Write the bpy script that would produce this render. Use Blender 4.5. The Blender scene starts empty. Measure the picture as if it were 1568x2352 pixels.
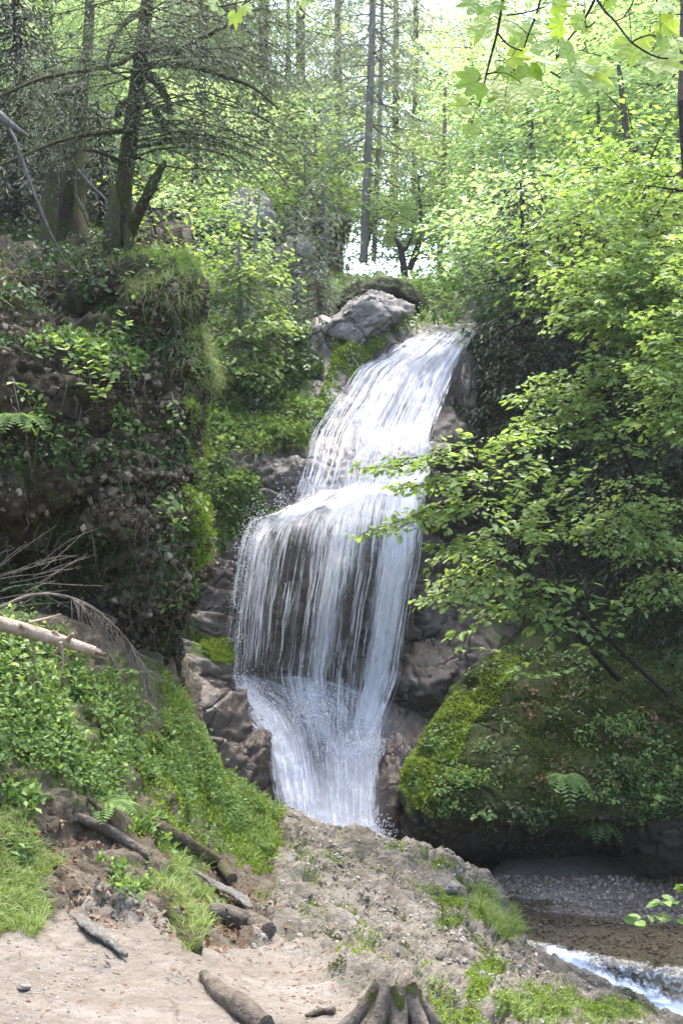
import bpy, math
import numpy as np

# ------------------------------------------------------------------ camera, sky, sun, exposure
S = bpy.context.scene
COL = S.collection
EYE = 1.6                      # camera height above the sand under it
FPX, CX, CY = 2522.0, 784.0, 1176.0
cam_d = bpy.data.cameras.new('camera'); cam = bpy.data.objects.new('camera', cam_d); COL.objects.link(cam)
cam.location = (0, 0, EYE); cam.rotation_euler = (math.radians(90), 0, 0)
cam_d.sensor_fit = 'VERTICAL'; cam_d.sensor_height = 36.0; cam_d.lens = 36.0 * FPX / 2352.0
cam_d.clip_start = 0.05; cam_d.clip_end = 2000
S.camera = cam
world = bpy.data.worlds.new('World'); S.world = world; world.use_nodes = True
SUN_EL, SUN_AZ = math.radians(70), math.radians(8)      # azimuth from +Y towards +X: behind the scene, to the right
wn = world.node_tree.nodes; wl = world.node_tree.links
bgn = wn['Background']; sky = wn.new('ShaderNodeTexSky'); sky.sky_type = 'NISHITA'; sky.sun_disc = False
sky.sun_elevation = SUN_EL; sky.sun_rotation = SUN_AZ; sky.air_density = 1.0; sky.dust_density = 3.0; sky.ozone_density = 1.0
wl.new(sky.outputs[0], bgn.inputs[0]); bgn.inputs[1].default_value = 0.15
sun_d = bpy.data.lights.new('sun', 'SUN'); sun = bpy.data.objects.new('sun', sun_d); COL.objects.link(sun)
sun_d.energy = 1.2; sun_d.angle = math.radians(32); sun_d.color = (1.0, 0.97, 0.92)
sun.rotation_euler = (math.radians(90) - SUN_EL, 0, math.pi - SUN_AZ)   # lamp looks down from the sun's side
S.view_settings.view_transform = 'Standard'; S.view_settings.look = 'None'
S.view_settings.exposure = 2.85; S.view_settings.gamma = 1.0; S.view_settings.use_curve_mapping = False
S.cycles.transparent_max_bounces = 24; S.cycles.max_bounces = 8; S.cycles.diffuse_bounces = 4; S.cycles.transmission_bounces = 6
S.cycles.use_denoising = True; S.cycles.volume_bounces = 1; S.cycles.sample_clamp_indirect = 6

HAZE = 0.0007
rng = np.random.default_rng(7)

# ------------------------------------------------------------------ numeric helpers
def W(p):                                # (column, row, distance) on the reference grid -> world metres
    p = np.asarray(p, float); d = p[..., 2]
    return np.stack([(p[..., 0] - CX) / FPX * d, d, (CY - p[..., 1]) / FPX * d + EYE], -1)
def PX(P):
    y = np.maximum(P[..., 1], 1e-3)
    return P[..., 0] / y * FPX + CX, CY - (P[..., 2] - EYE) / y * FPX

def _hash(ix, iy, iz, seed):
    h = (ix * 374761393 + iy * 668265263 + iz * 2147483647 + seed * 1274126177) & 0xffffffff
    h = ((h ^ (h >> 13)) * 1274126177) & 0xffffffff
    h = h ^ (h >> 16)
    return (h & 0xffffff) / float(0xffffff)
def vnoise(P, seed=0):
    P = np.asarray(P, float); i = np.floor(P).astype(np.int64); f = P - i
    u = f * f * (3 - 2 * f); r = 0
    for dx in (0, 1):
        for dy in (0, 1):
            for dz in (0, 1):
                w = (u[..., 0] if dx else 1 - u[..., 0]) * (u[..., 1] if dy else 1 - u[..., 1]) * (u[..., 2] if dz else 1 - u[..., 2])
                r = r + w * _hash(i[..., 0] + dx, i[..., 1] + dy, i[..., 2] + dz, seed)
    return r * 2 - 1
def fbm(P, freq=1.0, octv=4, gain=.5, seed=0, ridge=False, stretch=(1, 1, 1)):
    P = np.asarray(P, float) * np.asarray(stretch); a = 1.0; r = 0; tot = 0
    for k in range(octv):
        n = vnoise(P * freq + 17.3 * k, seed + k)
        if ridge: n = 1 - 2 * np.abs(n)
        r = r + a * n; tot += a; a *= gain; freq *= 2.03
    return r / tot

def cr(A, n):                            # Catmull-Rom resample along axis 0
    m = A.shape[0]; t = np.linspace(0, m - 1 - 1e-6, n); i = np.floor(t).astype(int); f = (t - i).reshape(-1, *([1] * (A.ndim - 1)))
    Ap = np.concatenate([A[:1] * 2 - A[1:2], A, A[-1:] * 2 - A[-2:-1]], 0)
    p0, p1, p2, p3 = Ap[i], Ap[i + 1], Ap[i + 2], Ap[i + 3]
    # mild tension keeps folds from overshooting
    m1, m2 = (p2 - p0) * .42, (p3 - p1) * .42
    return (2*f**3 - 3*f**2 + 1) * p1 + (f**3 - 2*f**2 + f) * m1 + (-2*f**3 + 3*f**2) * p2 + (f**3 - f**2) * m2
def dense(ctrl, nu, nv):
    A = np.array(ctrl, float)
    return np.swapaxes(cr(np.swapaxes(cr(A, nu), 0, 1), nv), 0, 1)
def gnorm(G):
    du = np.gradient(G, axis=0); dv = np.gradient(G, axis=1); n = np.cross(dv, du)
    return n / np.maximum(np.linalg.norm(n, axis=-1, keepdims=True), 1e-9)
def unit(v): return v / np.maximum(np.linalg.norm(v, axis=-1, keepdims=True), 1e-9)

def inpoly(x, y, poly):
    x = np.asarray(x); y = np.asarray(y); r = np.zeros(x.shape, bool); n = len(poly)
    for i in range(n):
        x1, y1 = poly[i]; x2, y2 = poly[(i + 1) % n]
        c = ((y1 > y) != (y2 > y)); xi = (x2 - x1) * (y - y1) / ((y2 - y1) if y2 != y1 else 1e-9) + x1
        r ^= c & (x < xi)
    return r

# ------------------------------------------------------------------ object helpers
def link(o, parent=None):
    COL.objects.link(o)
    if parent is not None: o.parent = parent
    return o
def tag(o, label=None, cat=None, group=None, kind=None):
    if label: o['label'] = label
    if cat: o['category'] = cat
    if group: o['group'] = group
    if kind: o['kind'] = kind
    return o
def empty(name, loc=(0, 0, 0)):
    o = bpy.data.objects.new(name, None); o.location = loc; o.empty_display_size = .2; COL.objects.link(o); return o

class Acc:                               # accumulates polygons of one or more sizes; one mesh at the end
    def __init__(s): s.v = []; s.f = []; s.a = []; s.n = 0; s.uv = []
    def add(s, V, F, rnd=0.5, uv=None):
        V = np.asarray(V, float).reshape(-1, 3); F = np.asarray(F, np.int64)
        s.v.append(V); s.f.append(F + s.n)
        s.a.append(np.broadcast_to(np.asarray(rnd, float).reshape(-1), (len(V),)) if np.size(rnd) in (1, len(V)) else np.zeros(len(V)))
        s.uv.append(uv if uv is not None else np.zeros((len(V), 2))); s.n += len(V)
    def inst(s, T, TF, P, D, N, size, rnd):   # template T (k,3): x along D, y sideways, z along N
        P = np.asarray(P, float); m = len(P)
        if m == 0: return
        D = unit(D); Sd = unit(np.cross(N, D)); N2 = np.cross(D, Sd); size = np.broadcast_to(np.asarray(size, float), (m,) if np.ndim(size) < 2 else (m, 3))
        T = np.asarray(T, float); k = len(T)
        sz = size[:, None, :] if size.ndim == 2 else size[:, None, None]
        L = T[None] * sz
        V = P[:, None] + L[..., :1] * D[:, None] + L[..., 1:2] * Sd[:, None] + L[..., 2:] * N2[:, None]
        F = (np.asarray(TF)[None] + (np.arange(m) * k)[:, None, None]).reshape(-1, np.asarray(TF).shape[1])
        s.add(V.reshape(-1, 3), F, np.repeat(rnd, k))
    def grid(s, G, rnd=.5, uv=None, flip=False, mask=None):
        nu, nv = G.shape[:2]; idx = np.arange(nu * nv).reshape(nu, nv)
        a, b, c, d = idx[:-1, :-1], idx[1:, :-1], idx[1:, 1:], idx[:-1, 1:]
        F = np.stack([a, d, c, b] if flip else [a, b, c, d], -1)
        F = F[mask] if mask is not None else F.reshape(-1, 4)
        s.add(G.reshape(-1, 3), F.reshape(-1, 4), rnd, None if uv is None else uv.reshape(-1, 2))
    def mesh(s, name, mat=None, smooth=True, attrs=None, uv=False):
        me = bpy.data.meshes.new(name); V = np.concatenate(s.v); me.vertices.add(len(V)); me.vertices.foreach_set('co', V.ravel())
        sizes = np.concatenate([np.full(len(F), F.shape[1]) for F in s.f]); loops = np.concatenate([F.ravel() for F in s.f])
        me.loops.add(len(loops)); me.loops.foreach_set('vertex_index', loops.astype(np.int32))
        me.polygons.add(len(sizes)); st = np.concatenate([[0], np.cumsum(sizes)[:-1]])
        me.polygons.foreach_set('loop_start', st.astype(np.int32)); me.polygons.foreach_set('loop_total', sizes.astype(np.int32))
        me.polygons.foreach_set('use_smooth', np.full(len(sizes), smooth))
        me.update(calc_edges=True)
        at = me.attributes.new('rnd', 'FLOAT', 'POINT'); at.data.foreach_set('value', np.concatenate(s.a).astype(np.float32))
        for k_, v_ in (attrs or {}).items():
            at = me.attributes.new(k_, 'FLOAT', 'POINT'); at.data.foreach_set('value', np.asarray(v_, np.float32).ravel())
        if uv:
            ul = me.uv_layers.new(name='UVMap'); UV = np.concatenate(s.uv); ul.data.foreach_set('uv', UV[loops].astype(np.float32).ravel())
        if mat: me.materials.append(mat)
        me.validate(verbose=False)
        return me
    def obj(s, name, mat, parent=None, **k):
        o = bpy.data.objects.new(name, s.mesh(name, mat, **k)); return link(o, parent)

def polyline(P, n=None, seg=.15):
    P = np.array(P, float)
    L = np.linalg.norm(np.diff(P, axis=0), axis=1).sum()
    n = n or int(np.clip(L / seg, len(P) * 2, 60))
    return cr(P, n)
def tube(acc, P, r, sides=6, rough=0.0, cap=True, rnd=.5, seed=0):
    P = np.asarray(P, float); n = len(P); r = np.broadcast_to(np.asarray(r, float), (n,)) if np.ndim(r) == 0 else np.interp(np.linspace(0, 1, n), np.linspace(0, 1, len(r)), r)
    T = unit(np.gradient(P, axis=0)); ref = np.array([.13, .2, 1.]) if abs(T[:, 2]).mean() < .8 else np.array([1., .1, .1])
    A = unit(np.cross(T, ref)); B = np.cross(T, A); th = np.linspace(0, 2 * np.pi, sides, endpoint=False)
    R = np.repeat(r[:, None], sides, 1)
    dirs = A[:, None] * np.cos(th)[None, :, None] + B[:, None] * np.sin(th)[None, :, None]
    if rough: R = R * (1 + rough * fbm(P[:, None] * .6 + dirs * .9, 2.2 / max(r.mean(), .02) * .12, 3, seed=seed))
    V = P[:, None] + dirs * R[..., None]
    idx = np.arange(n * sides).reshape(n, sides); a = idx[:-1]; b = idx[1:]
    F = np.stack([a, np.roll(a, -1, 1), np.roll(b, -1, 1), b], -1).reshape(-1, 4)
    acc.add(V.reshape(-1, 3), F, rnd)
    if cap:
        for j, c in ((0, P[0]), (n - 1, P[-1])):
            k = V[j]; acc.add(np.concatenate([k, [c + (T[j] * (1 if j else -1)) * r[j] * .15]]), [[i, (i + 1) % sides, sides] if j else [(i + 1) % sides, i, sides] for i in range(sides)], rnd)

# ------------------------------------------------------------------ materials
def mat(name):
    m = bpy.data.materials.new(name); m.use_nodes = True; nt = m.node_tree; nt.nodes.clear()
    return m, nt
class NT:
    def __init__(s, nt): s.nt = nt
    def n(s, t, **k):
        x = s.nt.nodes.new(t)
        for a, b in k.items(): setattr(x, a, b)
        return x
    def l(s, a, b): s.nt.links.new(a, b)
    def noise(s, vec, scale, detail=6, rough=.6, dist=0):
        x = s.n('ShaderNodeTexNoise'); s.l(vec, x.inputs['Vector']); x.inputs['Scale'].default_value = scale; x.inputs['Detail'].default_value = detail
        x.inputs['Roughness'].default_value = rough; x.inputs['Distortion'].default_value = dist; return x.outputs[0]
    def nv(s, vec, scale):
        x = s.n('ShaderNodeTexNoise'); s.l(vec, x.inputs['Vector']); x.inputs['Scale'].default_value = scale; return x.outputs[1]
    def voro(s, vec, scale, feature='F1', out=0):
        x = s.n('ShaderNodeTexVoronoi'); x.feature = feature; s.l(vec, x.inputs['Vector']); x.inputs['Scale'].default_value = scale; return x.outputs[out]
    def ramp(s, fac, stops):
        x = s.n('ShaderNodeValToRGB'); s.l(fac, x.inputs[0]); el = x.color_ramp.elements
        while len(el) < len(stops): el.new(.5)
        for e, (p, c) in zip(el, stops): e.position = p; e.color = (*c, 1) if len(c) == 3 else c
        return x.outputs[0]
    def mix(s, f, a, b, blend='MIX'):
        x = s.n('ShaderNodeMix'); x.data_type = 'RGBA'; x.blend_type = blend
        for v, i in ((f, 0), (a, 6), (b, 7)):
            if isinstance(v, (int, float)): x.inputs[i].default_value = v
            elif isinstance(v, tuple): x.inputs[i].default_value = (*v, 1)
            else: s.l(v, x.inputs[i])
        return x.outputs[2]
    def math(s, op, a, b=0.0, c=None, clamp=False):
        x = s.n('ShaderNodeMath'); x.operation = op; x.use_clamp = clamp
        for i, v in enumerate((a, b, c)):
            if v is None: continue
            if isinstance(v, (int, float)): x.inputs[i].default_value = v
            else: s.l(v, x.inputs[i])
        return x.outputs[0]
    def maprange(s, v, a, b, c=0, d=1):
        x = s.n('ShaderNodeMapRange'); s.l(v, x.inputs[0])
        for i, k in zip((1, 2, 3, 4), (a, b, c, d)): x.inputs[i].default_value = k
        return x.outputs[0]
    def attr(s, name):
        x = s.n('ShaderNodeAttribute'); x.attribute_name = name; return x.outputs['Fac']
    def coord(s, sx=1, sy=1, sz=1, src='Object'):
        t = s.n('ShaderNodeTexCoord'); mp = s.n('ShaderNodeMapping'); s.l(t.outputs[src], mp.inputs[0]); mp.inputs['Scale'].default_value = (sx, sy, sz); return mp.outputs[0]
    def bump(s, h, strength, dist=.05, normal=None):
        x = s.n('ShaderNodeBump'); s.l(h, x.inputs['Height']); x.inputs['Strength'].default_value = strength; x.inputs['Distance'].default_value = dist
        if normal is not None: s.l(normal, x.inputs['Normal'])
        return x.outputs[0]
    def out(s, sh, vol=None):
        o = s.n('ShaderNodeOutputMaterial')
        if sh is not None: s.l(sh, o.inputs[0])
        if vol is not None: s.l(vol, o.inputs[1])
    def pbsdf(s, col, rough=.8, normal=None, spec=.3, alpha=None):
        p = s.n('ShaderNodeBsdfPrincipled')
        for k, v in (('Base Color', col), ('Roughness', rough), ('Specular IOR Level', spec)):
            if isinstance(v, tuple): p.inputs[k].default_value = (*v, 1)
            elif isinstance(v, (int, float)): p.inputs[k].default_value = v
            else: s.l(v, p.inputs[k])
        if normal is not None: s.l(normal, p.inputs['Normal'])
        return p.outputs[0]
    def mixsh(s, f, a, b):
        x = s.n('ShaderNodeMixShader')
        if isinstance(f, (int, float)): x.inputs[0].default_value = f
        else: s.l(f, x.inputs[0])
        s.l(a, x.inputs[1]); s.l(b, x.inputs[2]); return x.outputs[0]

def rock_mat(name, cols, moss_cols=((.05, .075, .012), (.12, .17, .02)), pebble=14, wet=.0, bump=.8, streak=False, big=1.3, mossn=(.45, .7), crack=.75):
    m, nt = mat(name); t = NT(nt); v = t.coord(); vs = t.coord(1, 1, .35) if streak else v
    n1 = t.noise(vs, big, 8, .65); n2 = t.noise(v, 9, 6, .7); vo = t.voro(v, pebble); vc = t.voro(v, pebble, out=1)
    base = t.ramp(n1, [(.28, cols[0]), (.5, cols[1]), (.72, cols[2])])
    sep = t.n('ShaderNodeSeparateColor'); t.l(vc, sep.inputs[0])
    base = t.mix(t.maprange(sep.outputs[0], 0, 1, 0, .55), base, cols[3])
    base = t.mix(t.maprange(n2, .42, .7, 0, .6), base, cols[0])
    crk = t.voro(t.mix(.25, v, t.nv(v, 2.0)), 2.6, 'DISTANCE_TO_EDGE'); base = t.mix(t.maprange(crk, .0, .035, crack, 0), base, tuple(x * .5 for x in cols[0]))
    base = t.mix(t.maprange(t.noise(vs, 3.3, 5, .7), .52, .66, 0, .5), base, tuple(x * .75 for x in cols[3]))
    base = t.mix(t.attr('soil'), base, t.ramp(n2, [(.3, (.010, .007, .004)), (.55, (.028, .019, .011)), (.75, (.055, .036, .02))]))
    mossc = t.ramp(t.noise(v, 22, 5, .7), [(.3, moss_cols[0]), (.7, moss_cols[1])])
    mm = t.math('ADD', t.attr('moss'), t.math('MULTIPLY', t.math('SUBTRACT', t.noise(v, 3.2, 7, .7), .5), 1.6))
    mask = t.maprange(mm, mossn[0], mossn[1])
    col = t.mix(mask, base, mossc)
    h = t.math('ADD', t.math('MULTIPLY', t.math('SUBTRACT', 1.0, vo), .5), t.math('ADD', t.math('MULTIPLY', n2, .7), t.math('MULTIPLY', t.noise(v, 45, 5, .75), .35)))
    h = t.math('ADD', h, t.maprange(crk, 0, .06, -.8 * crack, 0)); nm = t.bump(h, bump, .06)
    rough = t.math('SUBTRACT', .92, t.math('MULTIPLY', t.math('SUBTRACT', 1.0, mask), wet * .75)) if wet else .9
    t.out(t.pbsdf(col, rough, nm, .25 + wet * .7)); return m

def leaf_mat(name, cols, trans=.4, rough=.5, spec=.35):
    m, nt = mat(name); t = NT(nt); r = t.attr('rnd'); v = t.coord()
    st = [(i / (len(cols) - 1), c) for i, c in enumerate(cols)]
    c = t.ramp(r, st)
    c = t.mix(t.maprange(t.noise(v, .8, 3, .5), .35, .65, 0, .35), c, cols[-1])
    tc = t.mix(.5, c, t.mix(1.0, c, (1.6, 1.5, .5), 'MULTIPLY'))
    tr = t.n('ShaderNodeBsdfTranslucent'); t.l(tc, tr.inputs[0])
    t.out(t.mixsh(trans, t.pbsdf(c, rough, None, spec), tr.outputs[0])); return m

def bark_mat(name, c0, c1, moss=.3, mossc=(.09, .11, .02), sc=8, ms=3.5):
    m, nt = mat(name); t = NT(nt); v = t.coord(1, 1, .25); v1 = t.coord()
    n = t.noise(v, sc * 3, 8, .7, .4); c = t.ramp(n, [(.3, c0), (.7, c1)])
    mk = t.maprange(t.noise(v1, ms, 6, .7), 1 - moss - .12, 1 - moss + .05)
    c = t.mix(mk, c, t.ramp(t.noise(v1, 30, 4, .6), [(.3, tuple(x * .5 for x in mossc)), (.7, mossc)]))
    t.out(t.pbsdf(c, .9, t.bump(t.math('ADD', n, t.noise(v1, sc * 6, 4)), .9, .03), .2)); return m

M = {}
M['ground'] = None
M['cliff'] = rock_mat('conglomerate rock', ((.007, .005, .002), (.020, .014, .006), (.068, .049, .024), (.11, .083, .043)), moss_cols=((.010, .014, .002), (.038, .048, .006)), pebble=13, bump=1.0, mossn=(.5, .75))
M['pebble'] = None
M['wetrock'] = rock_mat('wet brown rock', ((.034, .025, .017), (.115, .082, .055), (.20, .148, .102), (.12, .095, .072)), pebble=9, wet=.75, bump=.8, streak=True)
M['palerock'] = rock_mat('pale boulder rock', ((.08, .068, .05), (.23, .205, .175), (.34, .31, .27), (.29, .265, .23)), pebble=7, bump=1.0, mossn=(.55, .7))
M['orangerock'] = rock_mat('rusty wet rock', ((.028, .022, .018), (.115, .068, .038), (.20, .118, .06), (.065, .062, .062)), pebble=12, wet=.55, bump=.7)
M['mossrock'] = rock_mat('mossy dark rock', ((.008, .0065, .004), (.024, .019, .012), (.06, .048, .03), (.034, .027, .017)), moss_cols=((.009, .014, .002), (.032, .045, .006)), pebble=10, bump=.9)
M['soil'] = rock_mat('forest soil', ((.012, .009, .006), (.03, .022, .014), (.055, .04, .026), (.04, .028, .018)), moss_cols=((.02, .03, .006), (.05, .075, .014)), pebble=20, bump=.9, crack=0.0)
M['litter'] = rock_mat('forest floor', ((.05, .045, .03), (.10, .085, .055), (.16, .12, .08), (.12, .10, .05)), moss_cols=((.03, .05, .01), (.08, .12, .02)), pebble=6, bump=.9, crack=0.0)

def ground_mat():
    m, nt = mat('sandy ledge'); t = NT(nt); v = t.coord()
    n1 = t.noise(v, 1.6, 8, .68); n2 = t.noise(v, 14, 6, .7)
    sand = t.ramp(n1, [(.3, (.165, .138, .108)), (.5, (.26, .225, .182)), (.72, (.335, .298, .252))])
    sand = t.mix(t.maprange(t.noise(v, 3.1, 7, .7), .5, .64, 0, .5), sand, (.17, .13, .095)); sand = t.mix(t.maprange(n2, .5, .72, 0, .65), sand, (.17, .13, .092))
    rockc = t.ramp(t.noise(v, 5, 8, .7), [(.3, (.10, .086, .062)), (.5, (.21, .183, .142)), (.7, (.32, .285, .235))])
    rockc = t.mix(t.maprange(t.noise(t.coord(1, 2.2, 2.2), 4, 7, .7), .5, .62, 0, .55), rockc, (.085, .085, .05)); rm = t.maprange(t.math('ADD', t.attr('rock'), t.math('MULTIPLY', t.math('SUBTRACT', n1, .5), 1.2)), .35, .6)
    c = t.mix(rm, sand, rockc)
    soil = t.ramp(t.noise(v, 11, 6, .7), [(.3, (.06, .046, .03)), (.5, (.12, .095, .066)), (.7, (.22, .18, .135))])
    sm = t.maprange(t.math('ADD', t.attr('soil'), t.math('MULTIPLY', t.math('SUBTRACT', t.noise(v, 4, 7, .7), .5), 1.3)), .4, .62)
    c = t.mix(sm, c, soil)
    mossc = t.ramp(t.noise(v, 26, 5, .7), [(.3, (.035, .055, .01)), (.7, (.13, .19, .03))])
    mm = t.math('ADD', t.attr('moss'), t.math('MULTIPLY', t.math('SUBTRACT', t.noise(v, 5, 8, .75), .5), 1.9))
    c = t.mix(t.maprange(mm, .5, .72), c, mossc)
    h = t.math('ADD', t.math('MULTIPLY', n2, .8), t.math('ADD', t.math('MULTIPLY', t.noise(v, 60, 5, .75), .35), t.math('MULTIPLY', t.voro(v, 22), -.35)))
    t.out(t.pbsdf(c, .93, t.bump(h, 1.0, .07), .2)); return m
M['ground'] = ground_mat()

def stone_mat(name, cols, rough=.85):
    m, nt = mat(name); t = NT(nt); v = t.coord(); oi = t.n('ShaderNodeObjectInfo')
    r = t.math('FRACT', t.math('ADD', t.attr('rnd'), oi.outputs['Random']))
    c = t.ramp(r, [(i / (len(cols) - 1), c) for i, c in enumerate(cols)])
    c = t.mix(t.maprange(t.noise(v, 20, 6, .7), .4, .7, 0, .7), c, cols[0])
    t.out(t.pbsdf(c, rough, t.bump(t.noise(v, 40, 5, .7), .6, .02), .3)); return m
M['pebble'] = stone_mat('embedded pebble', ((.018, .013, .006), (.085, .064, .034), (.19, .148, .088), (.035, .026, .013), (.40, .33, .21)))
M['palepebble'] = stone_mat('pale pebble', ((.09, .076, .055), (.22, .19, .155), (.32, .29, .245), (.16, .135, .105), (.42, .38, .33)))
M['gravel'] = stone_mat('creek gravel', ((.10, .072, .05), (.25, .19, .14), (.40, .32, .25), (.20, .12, .075), (.48, .41, .33)), .6)
M['bed'] = rock_mat('creek bed gravel', ((.12, .095, .07), (.22, .18, .14), (.33, .28, .23), (.27, .23, .19)), pebble=26, bump=1.0, crack=0.0)
M['darkpebble'] = stone_mat('dark pebble', ((.015, .013, .009), (.04, .035, .025), (.09, .075, .055), (.03, .025, .018), (.12, .105, .08)))  # darker stone tones, used on the mound

M['leaf_bright'] = leaf_mat('sunlit beech leaf', ((.075, .14, .026), (.13, .22, .040), (.21, .31, .078), (.33, .43, .165)), .5, .45, .45)
M['leaf_mid'] = leaf_mat('shade leaf', ((.05, .10, .025), (.08, .15, .035), (.13, .21, .05), (.19, .28, .08)), .4, .55, .25)
M['leaf_dark'] = leaf_mat('ivy leaf', ((.014, .032, .008), (.028, .06, .014), (.05, .095, .022), (.09, .15, .04)), .25, .5, .3)
M['leaf_far'] = leaf_mat('sunny far leaf', ((.15, .24, .09), (.24, .36, .15), (.35, .48, .25), (.49, .60, .40)), .6, .5, .3)  # lighter leaf colour for distant trees; sun and haze put in
M['needle_far'] = leaf_mat('hazy far needle', ((.09, .115, .075), (.14, .17, .115), (.19, .225, .16), (.24, .27, .20)), .45, .6, .2)  # pale copy of the spruce needle, distance haze put into its colour
M['needle'] = leaf_mat('spruce needle', ((.045, .065, .035), (.075, .10, .058), (.11, .14, .085), (.16, .19, .13)), .3, .6, .3)
M['needle_dark'] = leaf_mat('shaded spruce needle', ((.008, .014, .006), (.015, .026, .01), (.028, .042, .016), (.04, .06, .022)), .15, .6, .3)  # near-black copy of the spruce needle; deep tree shade put into the colour
M['deadneedle'] = leaf_mat('grey dead twig', ((.10, .09, .075), (.15, .135, .115), (.20, .185, .16)), .1, .7, .2)
M['grass'] = leaf_mat('grass blade', ((.05, .09, .014), (.10, .17, .025), (.15, .24, .04), (.24, .27, .09)), .35, .5, .3)
M['drygrass'] = leaf_mat('dry grass blade', ((.10, .085, .04), (.17, .145, .075), (.14, .17, .05), (.25, .22, .13)), .3, .6, .2)
M['moss'] = leaf_mat('moss tuft', ((.05, .085, .010), (.10, .155, .018), (.17, .25, .028), (.25, .34, .045)), .3, .7, .15)
M['darkmoss'] = leaf_mat('dark moss tuft', ((.015, .024, .004), (.03, .045, .008), (.055, .075, .012), (.09, .11, .02)), .15, .8, .1)
M['deadleaf'] = leaf_mat('dead leaf', ((.07, .035, .018), (.13, .07, .035), (.19, .12, .07), (.10, .05, .03)), .1, .8, .2)
M['bark'] = bark_mat('spruce bark', (.035, .024, .017), (.13, .095, .07), .35)
M['mossbark'] = bark_mat('mossy bark', (.018, .013, .008), (.075, .054, .036), .48, (.06, .07, .014), 8, 7)
M['greybark'] = bark_mat('grey bark', (.07, .065, .055), (.20, .185, .16), .25)
M['redbark'] = bark_mat('reddish bark', (.13, .075, .055), (.28, .18, .14), .15)
M['stumpbark'] = bark_mat('mossy stump wood', (.05, .04, .028), (.17, .14, .10), .5, (.09, .12, .018), 6, 16)
M['farbark'] = bark_mat('hazy far trunk bark', (.12, .10, .085), (.26, .22, .19), .15)  # paled spruce bark, haze put into the colour
M['deadwood'] = bark_mat('weathered wood', (.045, .035, .026), (.17, .14, .11), .3, (.07, .10, .02), 6, 14)
M['palewood'] = bark_mat('barkless pale wood', (.22, .15, .10), (.42, .33, .25), .03, sc=4)
M['twig'] = bark_mat('dry twig', (.10, .08, .06), (.22, .18, .14), .1)
M['darktwig'] = bark_mat('dark twig', (.012, .010, .008), (.04, .03, .022), .1)

def water_fall_mat(name, lo, hi, base_alpha=0.0, su=30., sv=1.3, edge=.06):
    m, nt = mat(name); t = NT(nt)
    uv = t.coord(su, sv, 1, 'UV'); uv2 = t.coord(su * 2.7, sv * 2.3, 1, 'UV'); uvb = t.coord(su * .22, sv * .8, 1, 'UV')
    n = t.math('ADD', t.math('ADD', t.math('MULTIPLY', t.noise(uv, 1, 5, .65, .9), .5), t.math('MULTIPLY', t.noise(uv2, 1, 4, .65, .6), .28)), t.math('ADD', t.math('MULTIPLY', t.noise(uvb, 1, 4, .6, .5), .38), t.math('MULTIPLY', t.math('SUBTRACT', t.noise(t.coord(su * 3.2, sv * 14, 1, 'UV'), 1, 3, .7, .5), .5), .30)))
    dn = t.attr('dens'); n_ = t.math('ADD', n, t.math('MULTIPLY', t.math('SUBTRACT', dn, 1.0), .34))
    a = t.maprange(n_, lo, hi, base_alpha, 1)
    a = t.math('MULTIPLY', a, t.math('MULTIPLY', dn, 2.2, clamp=True), clamp=True)
    p = t.n('ShaderNodeBsdfPrincipled'); p.inputs['Base Color'].default_value = (.90, .91, .96, 1); p.inputs['Roughness'].default_value = .35
    p.inputs['Specular IOR Level'].default_value = .5
    t.l(t.bump(n, .7, .06), p.inputs['Normal'])
    tr = t.n('ShaderNodeBsdfTranslucent'); tr.inputs[0].default_value = (.86, .88, .93, 1)
    tp = t.n('ShaderNodeBsdfTransparent')
    t.out(t.mixsh(a, tp.outputs[0], t.mixsh(.5, p.outputs[0], tr.outputs[0]))); return m
M['fall'] = water_fall_mat('falling water', .46, .72, .03, 26, 2.4)
M['fall_veil'] = water_fall_mat('water veil', .46, .86, .03, 12, 1.8)
M['chute'] = water_fall_mat('rushing water', .34, .68, .10, 20, 2.2)
M['fallthin'] = water_fall_mat('thin falling water', .46, .68, .0, 34, 1.0)

def strand_mat():
    m, nt = mat('water strand'); t = NT(nt)
    p = t.n('ShaderNodeBsdfPrincipled'); p.inputs['Base Color'].default_value = (.88, .90, .95, 1); p.inputs['Roughness'].default_value = .3
    tr = t.n('ShaderNodeBsdfTranslucent'); tr.inputs[0].default_value = (.88, .90, .95, 1)
    tp = t.n('ShaderNodeBsdfTransparent')
    uv = t.coord(1, 1, 1, 'UV')
    a = t.maprange(t.noise(t.coord(9, 9, 2.2), 1, 3, .6), .35, .65, .03, .6)
    t.out(t.mixsh(a, tp.outputs[0], t.mixsh(.4, p.outputs[0], tr.outputs[0]))); return m
M['strand'] = strand_mat()

def stream_mat():
    m, nt = mat('stream water'); t = NT(nt); v = t.coord(1, 2.2, 1)
    g = t.n('ShaderNodeBsdfGlossy'); g.inputs['Roughness'].default_value = .16; g.inputs[0].default_value = (.9, .95, 1, 1)
    tp = t.n('ShaderNodeBsdfTransparent'); tp.inputs[0].default_value = (.80, .80, .72, 1)
    nm = t.bump(t.noise(v, 6, 5, .6), .35, .05); t.l(nm, g.inputs['Normal'])
    fr = t.n('ShaderNodeFresnel'); fr.inputs[0].default_value = 1.33; t.l(nm, fr.inputs['Normal'])
    base = t.mixsh(t.math('ADD', fr.outputs[0], .03), tp.outputs[0], g.outputs[0])
    w = t.n('ShaderNodeBsdfDiffuse'); w.inputs[0].default_value = (.82, .86, .92, 1)
    f = t.math('ADD', t.attr('foam'), t.math('MULTIPLY', t.math('SUBTRACT', t.noise(t.coord(5, 9, 5), 4, 6, .7, .8), .5), 1.7))
    t.out(t.mixsh(t.maprange(f, .42, .95, 0, .95), base, w.outputs[0])); return m
M['stream'] = stream_mat()

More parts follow.
